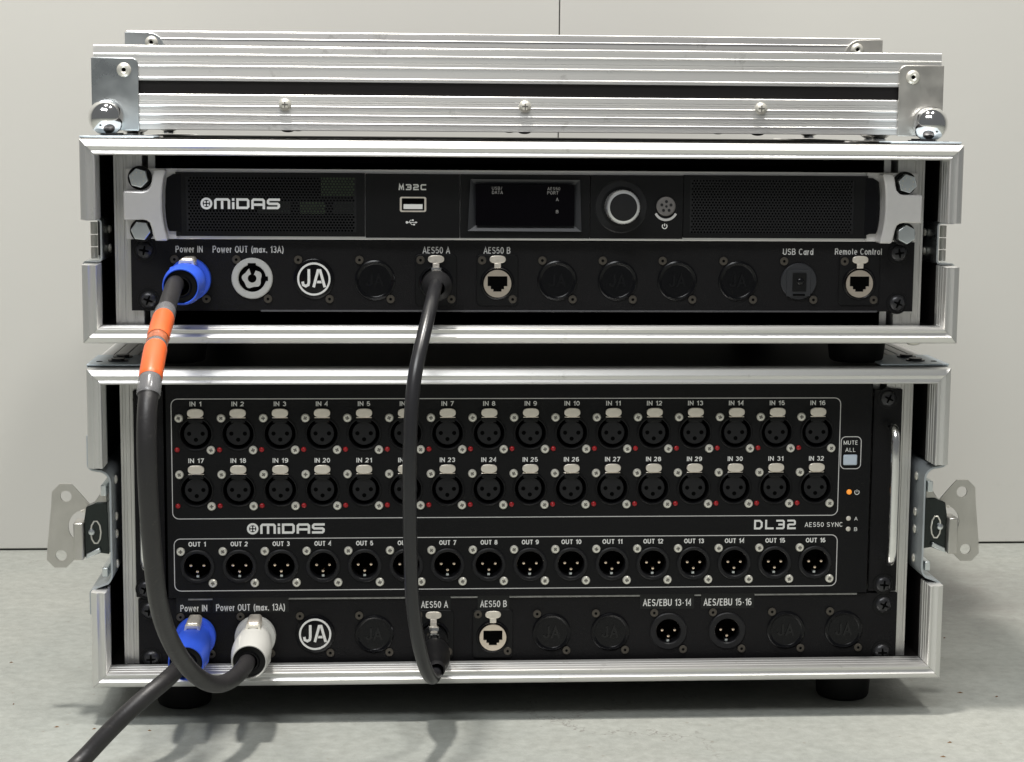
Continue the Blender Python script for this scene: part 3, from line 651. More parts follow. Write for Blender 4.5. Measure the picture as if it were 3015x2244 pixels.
# ------------------------------------------------------------------ patch panels
def patch_panel(name, label, x0, x1, z0, z1, y, cols, cz, holes, edge):
    t = thing(name, label, 'patch panel', ((x0+x1)/2, y+1.5, z0))
    f = MB(); pitch = 38.35
    xs = [x0]+[c+pitch/2 for c in cols[:-1]]+[cols[-1]+pitch/2, x1]
    xs = [x0, cols[0]-pitch/2]+[(cols[i]+cols[i+1])/2 for i in range(11)]+[cols[-1]+pitch/2, x1]
    for i in range(len(xs)-1):
        a, b = xs[i], xs[i+1]
        if 1 <= i <= 12 and (i-1) in holes:
            c_ = cols[i-1]; f.annulus((c_, cz), holes[i-1], [(a, z0), (b, z0), (b, z1), (a, z1)], y, 2.0, 36)
        else: f.add([(a, y, z0), (b, y, z0), (b, y, z1), (a, y, z1)], [(0, 1, 2, 3)])
    f.add([(x0, y, z0), (x1, y, z0), (x1, y+3, z0), (x0, y+3, z0)], [(0, 1, 2, 3)]).add([(x0, y, z1), (x1, y, z1), (x1, y+3, z1), (x0, y+3, z1)], [(0, 1, 2, 3)])
    f.add([(x0, y, z0), (x0, y+3, z0), (x0, y+3, z1), (x0, y, z1)], [(0, 1, 2, 3)]).add([(x1, y, z0), (x1, y+3, z0), (x1, y+3, z1), (x1, y, z1)], [(0, 1, 2, 3)])
    f.build('front_plate', panel_m, t, smooth=0, fix=False)
    s1 = MB(); h1 = MB()
    for i, c_ in enumerate(cols):
        small_screw(s1, h1, c_-9.7, cz+12.2, y-0.05); small_screw(s1, h1, c_+9.7, cz-12.3, y-0.05)
        if i == 0:
            for dx, dz in ((-9.7, 12.2), (9.7, -12.3)):
                a = MB(); b = MB(); small_screw(a, b, c_+dx, cz+dz, y-1.05); so = a.build('small_screw', dscrew, t, origin=(c_+dx, y, cz+dz)); b.build('screw_recess', hole_m, so, smooth=0, origin=(c_+dx, y, cz+dz)); base = so
        else:
            up_ = 1.0 if i in edge else 0.0
            for dx, dz in ((-9.7, 12.2), (9.7, -12.3)): copy_at(base, t, (c_+dx, y, cz+dz))
    return t
UX = [-208.2, -170.1, -131.8, -93.7, -55.6, -17.0, 20.9, 59.1, 97.1, 135.9, 174.7, 213.6]; UZ = 281.6
ppu = patch_panel('patch_panel', 'black patch panel under the mixer in the upper case, labelled USB Card and Remote Control', -244.7, 248.9, 261.8, 305.8, 27, UX, UZ, {}, ())
ethercon(ppu, UX[4], 279.6, 27, True); ethercon(ppu, UX[5], 279.6, 27); ethercon(ppu, UX[11], 280.0, 27)
for i in (3, 6, 7, 8, 9): blank(ppu, UX[i], 281.0, 27)
ja_disc(ppu, UX[2], 281.8, 27)
for x, z in ((-236.3, 299.3), (-234.3, 268.4), (238.7, 299.1), (238.9, 267.0)): phillips(ppu, x, z, 27)
# white power outlet socket
y = 27; cx, cz = UX[1], 282.1
so = MB().lathe(cx, cz, [(12.8, y), (12.8, y-1.2), (12.3, y-1.9), (9.2, y-1.9), (8.6, y-1.4), (8.4, y+0.1)], 44).build('power_outlet', white_p, ppu)
MB().disc(cx, cz, 8.5, y-0.1, 36).build('socket_recess', hole_m, so)
cs = MB(); A0, A1 = 106, 425; n = 30; vs = []
for k in range(n+1):
    a = math.radians(A0+(A1-A0)*k/n); ro = 5.9+0.55*math.cos(5*(a-0.5)); vs.append((cx+ro*math.cos(a), cz+ro*math.sin(a)))
for k in range(n, -1, -1):
    a = math.radians(A0+(A1-A0)*k/n); vs.append((cx+2.7*math.cos(a), cz+2.7*math.sin(a)))
m_ = len(vs); V3 = [(p[0], y-1.6, p[1]) for p in vs]+[(p[0], y-0.1, p[1]) for p in vs]; F3 = [(k, k+1, m_-2-k, m_-1-k) for k in range(n)]+[(k, (k+1) % m_, (k+1) % m_+m_, k+m_) for k in range(m_)]
cs.add(V3, F3).build('inner_barrel', white_p, so, smooth=30)
MB().box(cx-2.6, cx+2.4, y-1.98, y-0.5, cz+7.6, cz+9.6).box(cx+7.6, cx+9.9, y-1.98, y-0.5, cz-1.5, cz+1.3).build('key_notch', hole_m, so, smooth=0)
# usb card disc
cx = UX[10]; cz = 281.0
uo = MB().lathe(cx, cz, [(11.6, y), (11.5, y-1.2), (11.0, y-1.7), (0.05, y-1.7)], 40).build('usb_coupler', bezel_m, ppu)
MB().box(cx-8, cx+7.4, y-2.3, y-1.7, cz-9.4, cz+7.6).build('frame', bezel_m, uo, smooth=0, bevel=0.3)
MB().box(cx-4.3, cx+4.6, y-2.9, y-2.3, cz-6.3, cz+5.6).build('cover', plastic, uo, smooth=0, bevel=0.3)
MB().box(cx-3.8, cx+3.8, y-2.9, y-2.3, cz-9.0, cz-8.0).build('slot', hole_m, uo, smooth=0)
MB().sphere((cx+0.7, y-2.9, cz), 2.4, 16, 8, (1, 0.5, 1)).build('plug_cap', relief_m, uo)
yt = 26.7
label(ppu, 'Power IN', -217.2, -200.5, 298.1, 302.2, yt, print_g); label(ppu, 'Power OUT (max. 13A)', -194.4, -150.4, 297.3, 302.4, yt, print_g)
label(ppu, 'AES50 A', -64.0, -46.8, 297.9, 302.1, yt, print_g); label(ppu, 'AES50 B', -25.8, -8.9, 297.9, 302.1, yt, print_g)
label(ppu, 'USB Card', 164.2, 183.7, 297.8, 301.8, yt, print_g); label(ppu, 'Remote Control', 197.6, 227.8, 298.0, 302.0, yt, print_g)

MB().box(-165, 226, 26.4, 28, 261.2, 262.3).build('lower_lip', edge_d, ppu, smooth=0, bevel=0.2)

LX = [-208.7, -170.6, -132.6, -94.6, -56.4, -17.9, 20.5, 58.8, 97.0, 135.6, 174.6, 213.0]; LZ = 51.6
ppl = patch_panel('patch_panel', 'black patch panel at the bottom of the lower case, with two AES/EBU outputs', -245.2, 248.1, 31.0, 75.4, 36, LX, LZ, {8: 9.6, 9: 9.6}, ())
ethercon(ppl, LX[4], 49.0, 36, True); ethercon(ppl, LX[5], 49.0, 36)
for i in (3, 6, 7, 10, 11): blank(ppl, LX[i], 51.2, 36)
ja_disc(ppl, LX[2], 51.8, 36)
for x, z in ((-237.4, 36.5), (-238.0, 68.2), (238.9, 67.8), (238.7, 35.9)): phillips(ppl, x, z, 36)
yt = 35.6
label(ppl, 'Power IN', -218.5, -201.4, 67.3, 71.6, yt, print_w); label(ppl, 'Power OUT (max. 13A)', -195.8, -151.7, 66.7, 72.0, yt, print_w)
label(ppl, 'AES50 A', -64.4, -47.0, 68.3, 72.7, yt, print_w); label(ppl, 'AES50 B', -26.2, -8.9, 68.4, 72.8, yt, print_w)
label(ppl, 'AES/EBU 13-14', 79.9, 111.8, 68.2, 72.8, yt, print_w); label(ppl, 'AES/EBU 15-16', 119.7, 151.3, 68.1, 72.8, yt, print_w)

for a, b in ((-221, -199.5), (-197.8, -149.5), (-66, -45.4), (-27.8, -7.4), (78, 113.5), (118, 153)):
    MB().box(a, b, 35.72, 35.95, 66.2, 76.3).build('label_tape', label_m, ppl, smooth=0)
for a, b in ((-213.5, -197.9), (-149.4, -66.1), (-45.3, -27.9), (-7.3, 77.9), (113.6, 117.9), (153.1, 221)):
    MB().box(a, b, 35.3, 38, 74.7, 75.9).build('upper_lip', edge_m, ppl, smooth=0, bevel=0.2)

# ------------------------------------------------------------------ XLR connectors
def xlr_male(parent, cx, cz, y, r_out=11.0, r_in=8.2):
    o = MB().lathe(cx, cz, [(r_out, y), (r_out, y-0.8), (r_out-0.6, y-1.3), (r_in+0.5, y-1.1), (r_in, y-0.6), (r_in, y+9)], 36).build('output_socket', ring_m, parent, origin=(cx, y, cz))
    MB().disc(cx, cz, r_in, y+8.9, 28).build('cup', hole_m, o, smooth=0, origin=(cx, y, cz))
    for i, (dx, dz) in enumerate(((-4.1, 0.6), (4.1, 0.6), (0, -3.4))):
        p = MB().lathe(cx+dx, cz+dz, [(1.15, y+8.8), (1.15, y+0.9), (0.8, y+0.2), (0.05, y+0.0)], 14)
        p.build('pin', gold, o, origin=(cx+dx, y, cz+dz))
    MB().box(cx-0.8, cx+0.8, y+2, y+8, cz-7.6, cz-6.2).build('key_tab', zinc, o, smooth=0, origin=(cx, y, cz))
    return o
for i in (8, 9):
    q = xlr_male(ppl, LX[i], 51.3, 36, 12.2, 8.0)

# ------------------------------------------------------------------ stage box (32 in, 16 out)
sb = thing('stage_box', 'black stage box with three rows of round sockets, inside the lower case', 'stage box', (0.5, 60, 76.4))
Y = 33.5; ZT = 217.0; ZB = 76.6
IX = [-206.95+26.53*i for i in range(16)]; OX = [-207.1+26.61*i for i in range(16)]
R1, R2, R3 = 182.9, 146.7, 97.2
f = MB(); xl, xr = -225.6, 226.6
def rect(a, b, c_, d): f.add([(a, Y, c_), (b, Y, c_), (b, Y, d), (a, Y, d)], [(0, 1, 2, 3)])
def row(xs, cz, za, zb, r):
    a = xs[0]-13.265; rect(xl, a, za, zb)
    for i, x in enumerate(xs):
        b = (xs[i]+xs[i+1])/2 if i < 15 else x+13.265
        f.annulus((x, cz), r, [(a, za), (b, za), (b, zb), (a, zb)], Y, 1.5, 32); a = b
    rect(a, xr, za, zb)
rect(xl, xr, 197.0, ZT); row(IX, R1, 168.8, 197.0, 9.9); rect(xl, xr, 160.8, 168.8); row(IX, R2, 132.6, 160.8, 9.9); rect(xl, xr, 111.3, 132.6); row(OX, R3, 83.1, 111.3, 8.6); rect(xl, xr, ZB, 83.1)
f.add([(xl, Y, ZB), (xr, Y, ZB), (xr, 60, ZB), (xl, 60, ZB)], [(0, 1, 2, 3)]).add([(xl, Y, ZB), (xl, 60, ZB), (xl, 60, ZT), (xl, Y, ZT)], [(0, 1, 2, 3)]).add([(xr, Y, ZB), (xr, 60, ZB), (xr, 60, ZT), (xr, Y, ZT)], [(0, 1, 2, 3)])
f.build('front_plate', panel2_m, sb, smooth=0, fix=False)
MB().box(-225, 226, 48, 300, 78, 214).build('housing', inside, sb, smooth=0)
for s, (a, b) in ((-1, (-246.3, -227.4)), (1, (228.4, 247.0))):
    MB().box(a, b, 36, 39, 76.8, 210.4).build('rack_ear', panel_m, sb, smooth=0, bevel=0.5)
    MB().box(min(-227.3*1, -227.3) if s < 0 else 226.7, -225.7 if s < 0 else 228.3, 42, 44, 77, 212).build('shadow_gap', hole_m, sb, smooth=0)
    hx = s*237.6
    pts = [(hx, 36, 187.6), (hx, 26, 187.8), (hx, 19.5, 186.8), (hx, 15.5, 183.8), (hx, 14.2, 178), (hx, 14, 168), (hx, 14, 120), (hx, 14.2, 109), (hx, 15.5, 103.5), (hx, 19.5, 100.4), (hx, 26, 99.4), (hx, 36, 99.5)]
    h = MB().tube(pts, 2.9, 18)
    h.build('handle', handle_m, sb, smooth=60)
for x, z in ((237.5, 204.6), (238.4, 81.4), (-240.0, 82.4), (-239.5, 204.6)): phillips(sb, x, z, 36)
# female input sockets
def xlr_female(x, z):
    o = MB().lathe(x, z, [(11.0, Y), (10.9, Y-0.7), (10.4, Y-1.1), (9.9, Y-0.9), (9.6, Y-0.3), (9.5, Y+7)], 36).build('input_socket', plastic, sb, origin=(x, Y, z))
    MB().disc(x, z, 9.5, Y+6.8, 28).build('gap', hole_m, o, smooth=0, origin=(x, Y, z))
    MB().lathe(x, z, [(7.6, Y+6.6), (7.6, Y+0.9), (7.3, Y+0.6), (0.05, Y+0.6)], 32).build('insert', ring_m, o, origin=(x, Y, z))
    MB().box(x-4.6, x+4.6, Y-1.3, Y+3.5, z+7.2, z+9.4).build('latch_block', plastic, o, smooth=0, bevel=0.4, origin=(x, Y, z))
    for dx, dz in ((-4.25, 0.0), (4.25, 0.0), (0, -3.9)):
        MB().disc(x+dx, z+dz, 1.35, Y+0.55, 14).build('contact_hole', hole_m, o, smooth=0, origin=(x+dx, Y, z+dz))
    tb = [(x+5.15*(abs(math.cos(q))**0.7)*(1 if math.cos(q) > 0 else -1), z+13.5+2.8*(abs(math.sin(q))**0.75)*(1 if math.sin(q) > 0 else -1)) for q in [2*PI*k/24 for k in range(24)]]
    MB().prism(tb, Y-2.6, Y-1.0).box(x-5.0, x+5.0, Y-1.8, Y-1.0, z+10.15, z+10.75).box(x-3.0, x+3.0, Y-1.9, Y-1.05, z+10.7, z+11.3).build('release_tab', tab_m, o, smooth=30, bevel=0.35, origin=(x, Y, z))
    return o
i0 = xlr_female(IX[0], R1); bpy.context.view_layer.update()
o0 = xlr_male(sb, OX[0], R3, Y, 10.9, 8.5)
def rivet(x, z):
    o = MB().lathe(x, z, [(2.75, Y), (2.7, Y-0.9), (2.2, Y-1.5), (1.3, Y-1.55), (1.1, Y-1.1), (0.05, Y-1.1)], 20).build('panel_screw', screw_m, sb, origin=(x, Y, z)); return o
r0 = rivet(IX[0]-10.6, R1+10.1)
def cross(parent, x, z, y, r, w_, m_):
    c_ = MB().box(-r, r, y-0.05, y+0.3, -w_, w_); c_.box(-w_, w_, y-0.06, y+0.3, -r, -w_-0.001).box(-w_, w_, y-0.06, y+0.3, w_+0.001, r)
    a = 0.4; c_.v = [(x+p[0]*math.cos(a)-p[2]*math.sin(a), p[1], z+p[0]*math.sin(a)+p[2]*math.cos(a)) for p in c_.v]
    return c_.build('cross_slot', m_, parent, smooth=0, origin=(x, Y, z))
cross(r0, IX[0]-10.6, R1+10.1, Y-1.5, 1.25, 0.3, slot_m)
l0 = MB().sphere((IX[0]-11.8, Y, R1-10.2), 1.65, 16, 10, (1, 0.8, 1)).build('signal_light', led_r, sb, origin=(IX[0]-11.8, Y, R1-10.2))
first = True
for zz in (R1, R2):
    for x in IX:
        if not (zz == R1 and x == IX[0]):
            copy_at(i0, sb, (x, Y, zz)); inst_screw((x-10.6, Y, zz+10.1)); inst(l0, sb, (x-11.8, Y, zz-10.2))
        inst_screw((x+9.4, Y, zz-10.4))
for k, x in enumerate(OX):
    if k: copy_at(o0, sb, (x, Y, R3))
    inst_screw((x-10.4, Y, R3+9.8)); inst_screw((x+9.7, Y, R3-10.9))
# print on the face
ln = MB(); yp = Y-0.12
ln.stroke(rrect(-222.2, 205.9, 128.2, 205.2, 4), 0.5, yp, True); ln.stroke(rrect(-221.6, 206.3, 81.3, 115.2, 4), 0.5, yp, True); ln.stroke(rrect(206.95, 220.1, 158.8, 179.8, 3), 0.5, yp, True)
ln.build('frame_lines', frame_w, sb, smooth=0)
L = MB()
for i in range(16):
    for j, zc in ((i+1, 202.0), (i+17, 165.7)):
        s_ = 'IN %d' % j; w_ = 3.9 if j < 10 else 4.9
        if j == 1 or j == 11: w_ -= 0.25
        label(sb, s_, IX[i]-w_, IX[i]+w_, zc-1.5, zc+1.5, yp, print_w, 0.19)
    s_ = 'OUT %d' % (i+1); w_ = 5.5 if i < 9 else 6.5
    label(sb, s_, OX[i]-w_, OX[i]+w_, 110.2, 113.3, yp, print_w, 0.20)
label(sb, 'AES50 SYNC', 184.6, 209.6, 120.5, 123.6, yp, print_w)
label(sb, 'A', 217.1, 219.3, 124.6, 127.0, yp, print_w); label(sb, 'B', 217.2, 219.3, 117.6, 120.0, yp, print_w)
label(sb, 'MUTE', 208.6, 217.9, 174.6, 177.3, yp, print_w); label(sb, 'ALL', 209.8, 216.6, 169.9, 172.5, yp, print_w)
def power_mark(mb, x, z, r, y, t=0.45):
    mb.stroke([(x+r*math.sin(math.radians(a)), z+r*math.cos(math.radians(a))) for a in range(40, 321, 20)], t, y)
    mb.add([(x-t/2, y, z), (x+t/2, y, z), (x+t/2, y, z+r*1.15), (x-t/2, y, z+r*1.15)], [(0, 1, 2, 3)])
power_mark(L, 218.3, 143.3, 1.5, yp)
L.build('printed_symbols', print_w, sb, smooth=0)
def wordmark(mb, bd, x0, z0, h, y):              # five letter wordmark with a round badge
    r = h*0.55; cx = x0+r; cz = z0+h/2
    bd.annulus((cx, cz), r*0.62, r, y, 0, 28)
    for dx, dz in ((-.26, -.26), (.26, -.26), (-.26, .26), (.26, .26)): bd.disc(cx+dx*r, cz+dz*r, r*0.19, y, 10)
    t = h*0.23; x = x0+2*r+h*0.16; g = h*0.17; W = h*1.22; a = t/2
    def arch(x, w): mb.stroke([(x+a, z0), (x+a, z0+h-t), (x+a+t*0.5, z0+h-a), (x+w-a-t*0.5, z0+h-a), (x+w-a, z0+h-t), (x+w-a, z0)], t, y)
    arch(x, W*1.22); mb.add([(x+W*0.61-a, y, z0), (x+W*0.61+a, y, z0), (x+W*0.61+a, y, z0+h-t*1.05), (x+W*0.61-a, y, z0+h-t*1.05)], [(0, 1, 2, 3)]); x += W*1.22+g
    mb.add([(x, y, z0), (x+t, y, z0), (x+t, y, z0+h*0.64), (x, y, z0+h*0.64)], [(0, 1, 2, 3)]); mb.add([(x, y, z0+h*0.76), (x+t, y, z0+h*0.76), (x+t, y, z0+h), (x, y, z0+h)], [(0, 1, 2, 3)]); x += t+g
    mb.stroke([(x+a, z0+a), (x+W-a-t*.5, z0+a), (x+W-a, z0+t), (x+W-a, z0+h-t), (x+W-a-t*.5, z0+h-a), (x+a, z0+h-a)], t, y, True); x += W+g
    arch(x, W*1.05); mb.add([(x+t*1.02, y, z0+h*0.3), (x+W*1.05-t*1.02, y, z0+h*0.3), (x+W*1.05-t*1.02, y, z0+h*0.3+t), (x+t*1.02, y, z0+h*0.3+t)], [(0, 1, 2, 3)]); x += W*1.05+g
    mb.stroke([(x, z0+a), (x+W-a-t*.5, z0+a), (x+W-a, z0+t), (x+W-a, z0+h/2-t*.4), (x+W-a-t*.5, z0+h/2), (x+a+t*.5, z0+h/2), (x+a, z0+h/2+t*.4), (x+a, z0+h-t), (x+a+t*.5, z0+h-a), (x+W, z0+h-a)], t, y)
def glyphs(mb, s_, x0, x1, z0, h, y, t, slant=0.0):
    n = len(s_); g = (x1-x0)*0.06; W = ((x1-x0)-g*(n-1))/n; a = t/2; x = x0
    for ch in s_:
        l, r_, b, u = x+a, x+W-a, z0+a, z0+h-a; mid = z0+h/2
        if ch == 'M': mb.stroke([(l, z0), (l+W*.08, u), ((l+r_)/2, z0+h*0.25), (r_-W*.08, u), (r_, z0)], t, y)
        if ch == '3': mb.stroke([(x, u), (r_-a, u), (r_, u-a), (r_, b+a), (r_-a, b), (x, b)], t, y); mb.add([(x+W*.25, y, mid-a), (r_-a*1.03, y, mid-a), (r_-a*1.03, y, mid+a), (x+W*.25, y, mid+a)], [(0, 1, 2, 3)])
        if ch == '2': mb.stroke([(x, u), (r_-a, u), (r_, u-a), (r_, mid+a*.6), (r_-a, mid), (l+a, mid), (l, mid-a*.6), (l, b), (x+W, b)], t, y)
        if ch == 'C': mb.stroke([(x+W, u), (l+a, u), (l, u-a), (l, b+a), (l+a, b), (x+W, b)], t, y)
        if ch == 'D': mb.stroke([(l, b), (r_-t, b), (r_, b+t), (r_, u-t), (r_-t, u), (l, u)], t, y, True)
        if ch == 'L': mb.stroke([(l, z0+h), (l, b), (x+W, b)], t, y)
        x += W+g
lg = MB(); bd = MB(); wordmark(lg, bd, -175.5, 118.2, 6.7, yp); lg.build('wordmark', print_w, sb, smooth=0); bd.build('round_badge', print_w, sb, smooth=0)
lg = MB(); glyphs(lg, 'DL32', 151.3, 178.7, 119.1, 6.3, yp, 1.25); lg.build('wordmark', print_w, sb, smooth=0)
MB().box(208.5, 217.6, Y-1.6, Y-0.02, 161.3, 168.2).build('mute_button', btn_m, sb, smooth=30, bevel=1.5)
MB().sphere((213.2, Y, 143.5), 1.75, 18, 10, (1, 0.7, 1)).build('power_light', led_o, sb)
for z in (126.0, 119.0): MB().sphere((213.3, Y, z), 1.6, 18, 10, (1, 0.5, 1)).build('sync_light', led_w, sb)

# ------------------------------------------------------------------ digital mixer core
mx = thing('digital_mixer', 'slim rack mixer with display, knob and silver handles, at the top of the upper case', 'mixer', (0.5, 60, 306.4))
MB().box(-222, 223, 24, 28, 306.5, 350.0).build('chassis_front', trim_m, mx, smooth=0, bevel=0.5)
MB().box(-221, 222, 28.2, 260, 307.5, 349).build('housing', inside, mx, smooth=0)
YF = 20.5
for s, e0, e1 in ((-1, -246.7, -214.5), (1, 215.5, 248.4)):
    MB().box(e0, e1, 22.3, 23.9, 306.7, 350.0).build('rack_ear', satin, mx, smooth=0, bevel=0.4)
def hx(s, px): v = -246.6+(px-410)*0.0872; return v if s < 0 else -v+1.7
for s in (-1, 1):
    V = lambda px, py: (hx(s, px), 350-(py-280)*0.0872)
    pts = [V(a, b) for a, b in ((622, 288), (640, 283), (700, 283), (704, 300), (690, 345), (682, 400), (678, 470), (677, 545), (682, 620), (692, 690), (705, 745), (714, 782), (625, 784), (612, 740), (602, 690), (590, 655), (570, 640), (540, 634), (410, 640), (410, 434), (540, 436), (575, 428), (598, 405), (608, 370), (614, 330))]
    MB().prism(pts, 10, 22.2).build('handle', satin, mx, smooth=30, bevel=1.1)
    pts = [V(a, b) for a, b in ((700, 345), (745, 318), (800, 316), (800, 748), (792, 735), (760, 722), (712, 720), (700, 690), (690, 620), (686, 540), (690, 430))]
    MB().prism(pts, 20.4, 22.2).build('end_cap', gloss, mx, smooth=0, bevel=0.3)
FZ0, FZ1 = 308.6, 347.9
f = MB(); f2 = MB()
xL0, xL1 = -209.7, -105.2; xR0, xR1 = 103.2, 207.4; g0, g1 = 311.4, 345.2
for a, b, c_, d in ((-216.0, xL0, FZ0, FZ1), (xL1, -99.9, FZ0, FZ1), (xL0, xL1, FZ0, g0), (xL0, xL1, g1, FZ1), (99.2, xR0, FZ0, FZ1), (xR1, 216.0, FZ0, FZ1), (xR0, xR1, FZ0, g0), (xR0, xR1, g1, FZ1)):
    (f if a < 0 else f2).box(a, b, YF, 23.8, c_, d)
f.build('fascia_frame', plastic, mx, smooth=0); f2.build('fascia_frame', plastic, mx, smooth=0)
for a, b in ((-99.5, -41.1), (-40.7, 40.1), (40.5, 98.8)):
    MB().box(a, b, YF-0.3, 23.8, FZ0-0.6, FZ1-0.3).build('fascia_panel', plastic, mx, smooth=0, bevel=0.2)
def grille(x0, x1, z0, z1, px, pz, r):
    g = MB(); nz = int(round((z1-z0)/pz)); pz = (z1-z0)/nz; nx = int((x1-x0)/px)-1
    for j in range(nz):
        za = z0+j*pz; off = px/2 if j % 2 else 0.0; rem = (x1-x0)-nx*px-0.0
        sx = x0+rem/2-px/4+off
        g.add([(x0, YF+0.4, za), (sx, YF+0.4, za), (sx, YF+0.4, za+pz), (x0, YF+0.4, za+pz)], [(0, 1, 2, 3)])
        for i in range(nx):
            a = sx+i*px; g.annulus((a+px/2, za+pz/2), r, [(a, za), (a+px, za), (a+px, za+pz), (a, za+pz)], YF+0.4, 0.7, 6)
        e = sx+nx*px
        g.add([(e, YF+0.4, za), (x1, YF+0.4, za), (x1, YF+0.4, za+pz), (e, YF+0.4, za+pz)], [(0, 1, 2, 3)])
    o = g.build('grille', plastic_g, mx, smooth=0, fix=False); return o
grille(xL0, xL1, g0, g1, 2.0, 1.72, 0.74); grille(xR0, xR1, g0, g1, 2.0, 1.72, 0.66)
MB().box(-211, -104, 23.0, 23.7, g0-1, g1+1).build('grille_backing', hole_m, mx, smooth=0)
MB().box(102, 209, 23.0, 23.7, g0-1, g1+1).build('grille_backing', hole_m, mx, smooth=0)
MB().box(-127.0, -105.5, 22.1, 22.8, 333.8, 345).build('circuit_board', pcb, mx, smooth=0)
MB().box(-140.0, -124.5, 22.1, 22.8, 322.6, 329.8).build('circuit_board', pcb, mx, smooth=0)
MB().box(-166.0, -146, 22.1, 22.8, 322.6, 330.2).build('circuit_board', pcb2, mx, smooth=0); MB().box(-119.5, -105.5, 22.1, 22.8, 322.6, 330.2).build('circuit_board', pcb2, mx, smooth=0)
MB().box(-199, -166.5, YF+0.1, YF+0.36, 324.8, 333.0).build('logo_backing', plastic, mx, smooth=0)
lg = MB(); bd = MB(); wordmark(lg, bd, -200.9, 325.4, 6.6, YF-0.1); lg.build('wordmark', print_b, mx, smooth=0); bd.build('round_badge', print_b, mx, smooth=0)
L = MB(); glyphs(L, 'M32C', -79.1, -62.0, 337.6, 3.7, YF-0.42, 0.85)
yq = YF-0.42                                            # trident symbol
L.add([(-73.6, yq, 317.45), (-68.4, yq, 317.45), (-68.4, yq, 317.85), (-73.6, yq, 317.85)], [(0, 1, 2, 3)]); L.disc(-73.9, 317.65, 0.8, yq-0.01, 12)
L.stroke([(-72.6, 317.86), (-71.6, 319.0), (-70.4, 319.0)], 0.35, yq); L.disc(-70.2, 319.0, 0.55, yq-0.01, 10)
L.stroke([(-71.9, 317.44), (-70.9, 316.3), (-69.8, 316.3)], 0.35, yq); L.add([(-69.9, yq-0.01, 315.8), (-68.9, yq-0.01, 315.8), (-68.9, yq-0.01, 316.8), (-69.9, yq-0.01, 316.8)], [(0, 1, 2, 3)])
L.add([(-68.6, yq-0.01, 317.0), (-67.3, yq-0.01, 317.65), (-68.6, yq-0.01, 318.3)], [(0, 1, 2)])
power_mark(L, 87.4, 315.9, 1.5, yq, 0.5)
L.build('printed_symbols', print_w, mx, smooth=0)
# usb port
u = MB().annulus((-70.1, 328.8), rrect(-77.1, -63.1, 325.0, 332.6, 0.6), rrect(-78.3, -61.9, 324.1, 333.5, 1.2), YF-0.9, 3.5, 30)
u.add([(q[0], YF-0.9, q[1]) for q in rrect(-78.3, -61.9, 324.1, 333.5, 1.2)]+[(q[0], YF-0.3, q[1]) for q in rrect(-78.3, -61.9, 324.1, 333.5, 1.2)], [(i, (i+1) % 24, (i+1) % 24+24, i+24) for i in range(24)])
uo = u.build('usb_port', tab_m, mx, smooth=20)
MB().box(-77.2, -63.0, YF-0.35, YF-0.32, 324.9, 332.7).build('port_recess', hole_m, uo, smooth=0)
MB().box(-76.0, -64.2, YF-0.8, YF-0.4, 325.9, 328.9).build('contact_tongue', print_b, uo, smooth=0, bevel=0.15)
# display
bz = MB(); O = [(-36.2, 312.6), (34.9, 312.4), (33.6, 344.5), (-34.6, 344.7)]; I = [(-31.2, 316.0), (30.2, 316.0), (30.2, 341.5), (-31.2, 341.5)]
bz.add([(x, YF-0.35, z) for x, z in O]+[(x, YF+1.4, z) for x, z in I], [(i, (i+1) % 4, (i+1) % 4+4, i+4) for i in range(4)])
bo = bz.build('display_bezel', bezel_m, mx, smooth=0)
# let the bezel read: the display panel sits proud of it
for o_ in [o_ for o_ in C.objects if o_.name.startswith('fascia_panel') and abs(WL[o_.name].x*1000+0.3) < 1]:
    for v in o_.data.vertices: v.co.y += 0.0
bo.location.y -= 0.0021
MB().box(-31.2, 30.2, YF-0.75, YF-0.6, 316.0, 341.5).build('display_screen', screen_m, bo, smooth=0)
ys = YF-0.85
label(bo, 'USB/', -21.3, -14.9, 338.2, 340.1, ys, print_dim); label(bo, 'DATA', -21.2, -14.5, 335.6, 337.6, ys, print_dim)
label(bo, 'AES50', 13.2, 21.2, 338.1, 340.0, ys, print_dim); label(bo, 'PORT', 13.2, 20.2, 335.5, 337.5, ys, print_dim)
label(bo, 'A', 18.6, 20.3, 331.4, 333.4, ys, print_dim); label(bo, 'B', 18.7, 20.3, 323.8, 325.8, ys, print_dim)

# rotary knob
kx, kz = 59.8, 328.1
MB().lathe(kx, kz, [(16.6, YF-0.35), (16.0, YF-0.9), (14.6, YF-0.9), (12.4, YF-0.33)], 48).build('knob_surround', plastic_g, mx)
nt_ = 72; vs = []; fs = []
for (r_, y_) in ((10.4, YF-0.4), (10.4, YF-11.5), (9.9, YF-12.4), (8.5, YF-12.6)):
    for k in range(nt_):
        rr = r_+(0.22 if k % 2 and r_ > 10 else 0); vs.append((kx+rr*math.cos(2*PI*k/nt_), y_, kz+rr*math.sin(2*PI*k/nt_)))
for i in range(3):
    for k in range(nt_): a = i*nt_+k; b = i*nt_+(k+1) % nt_; fs.append((a, b, b+nt_, a+nt_))
ko = MB().add(vs, fs).build('rotary_knob', chrome if False else knob_m, mx, smooth=25)
MB().lathe(kx, kz, [(8.5, YF-12.6), (8.3, YF-12.2), (7.4, YF-12.2), (0.05, YF-12.6)], 40).build('knob_cap', plastic_g, ko)
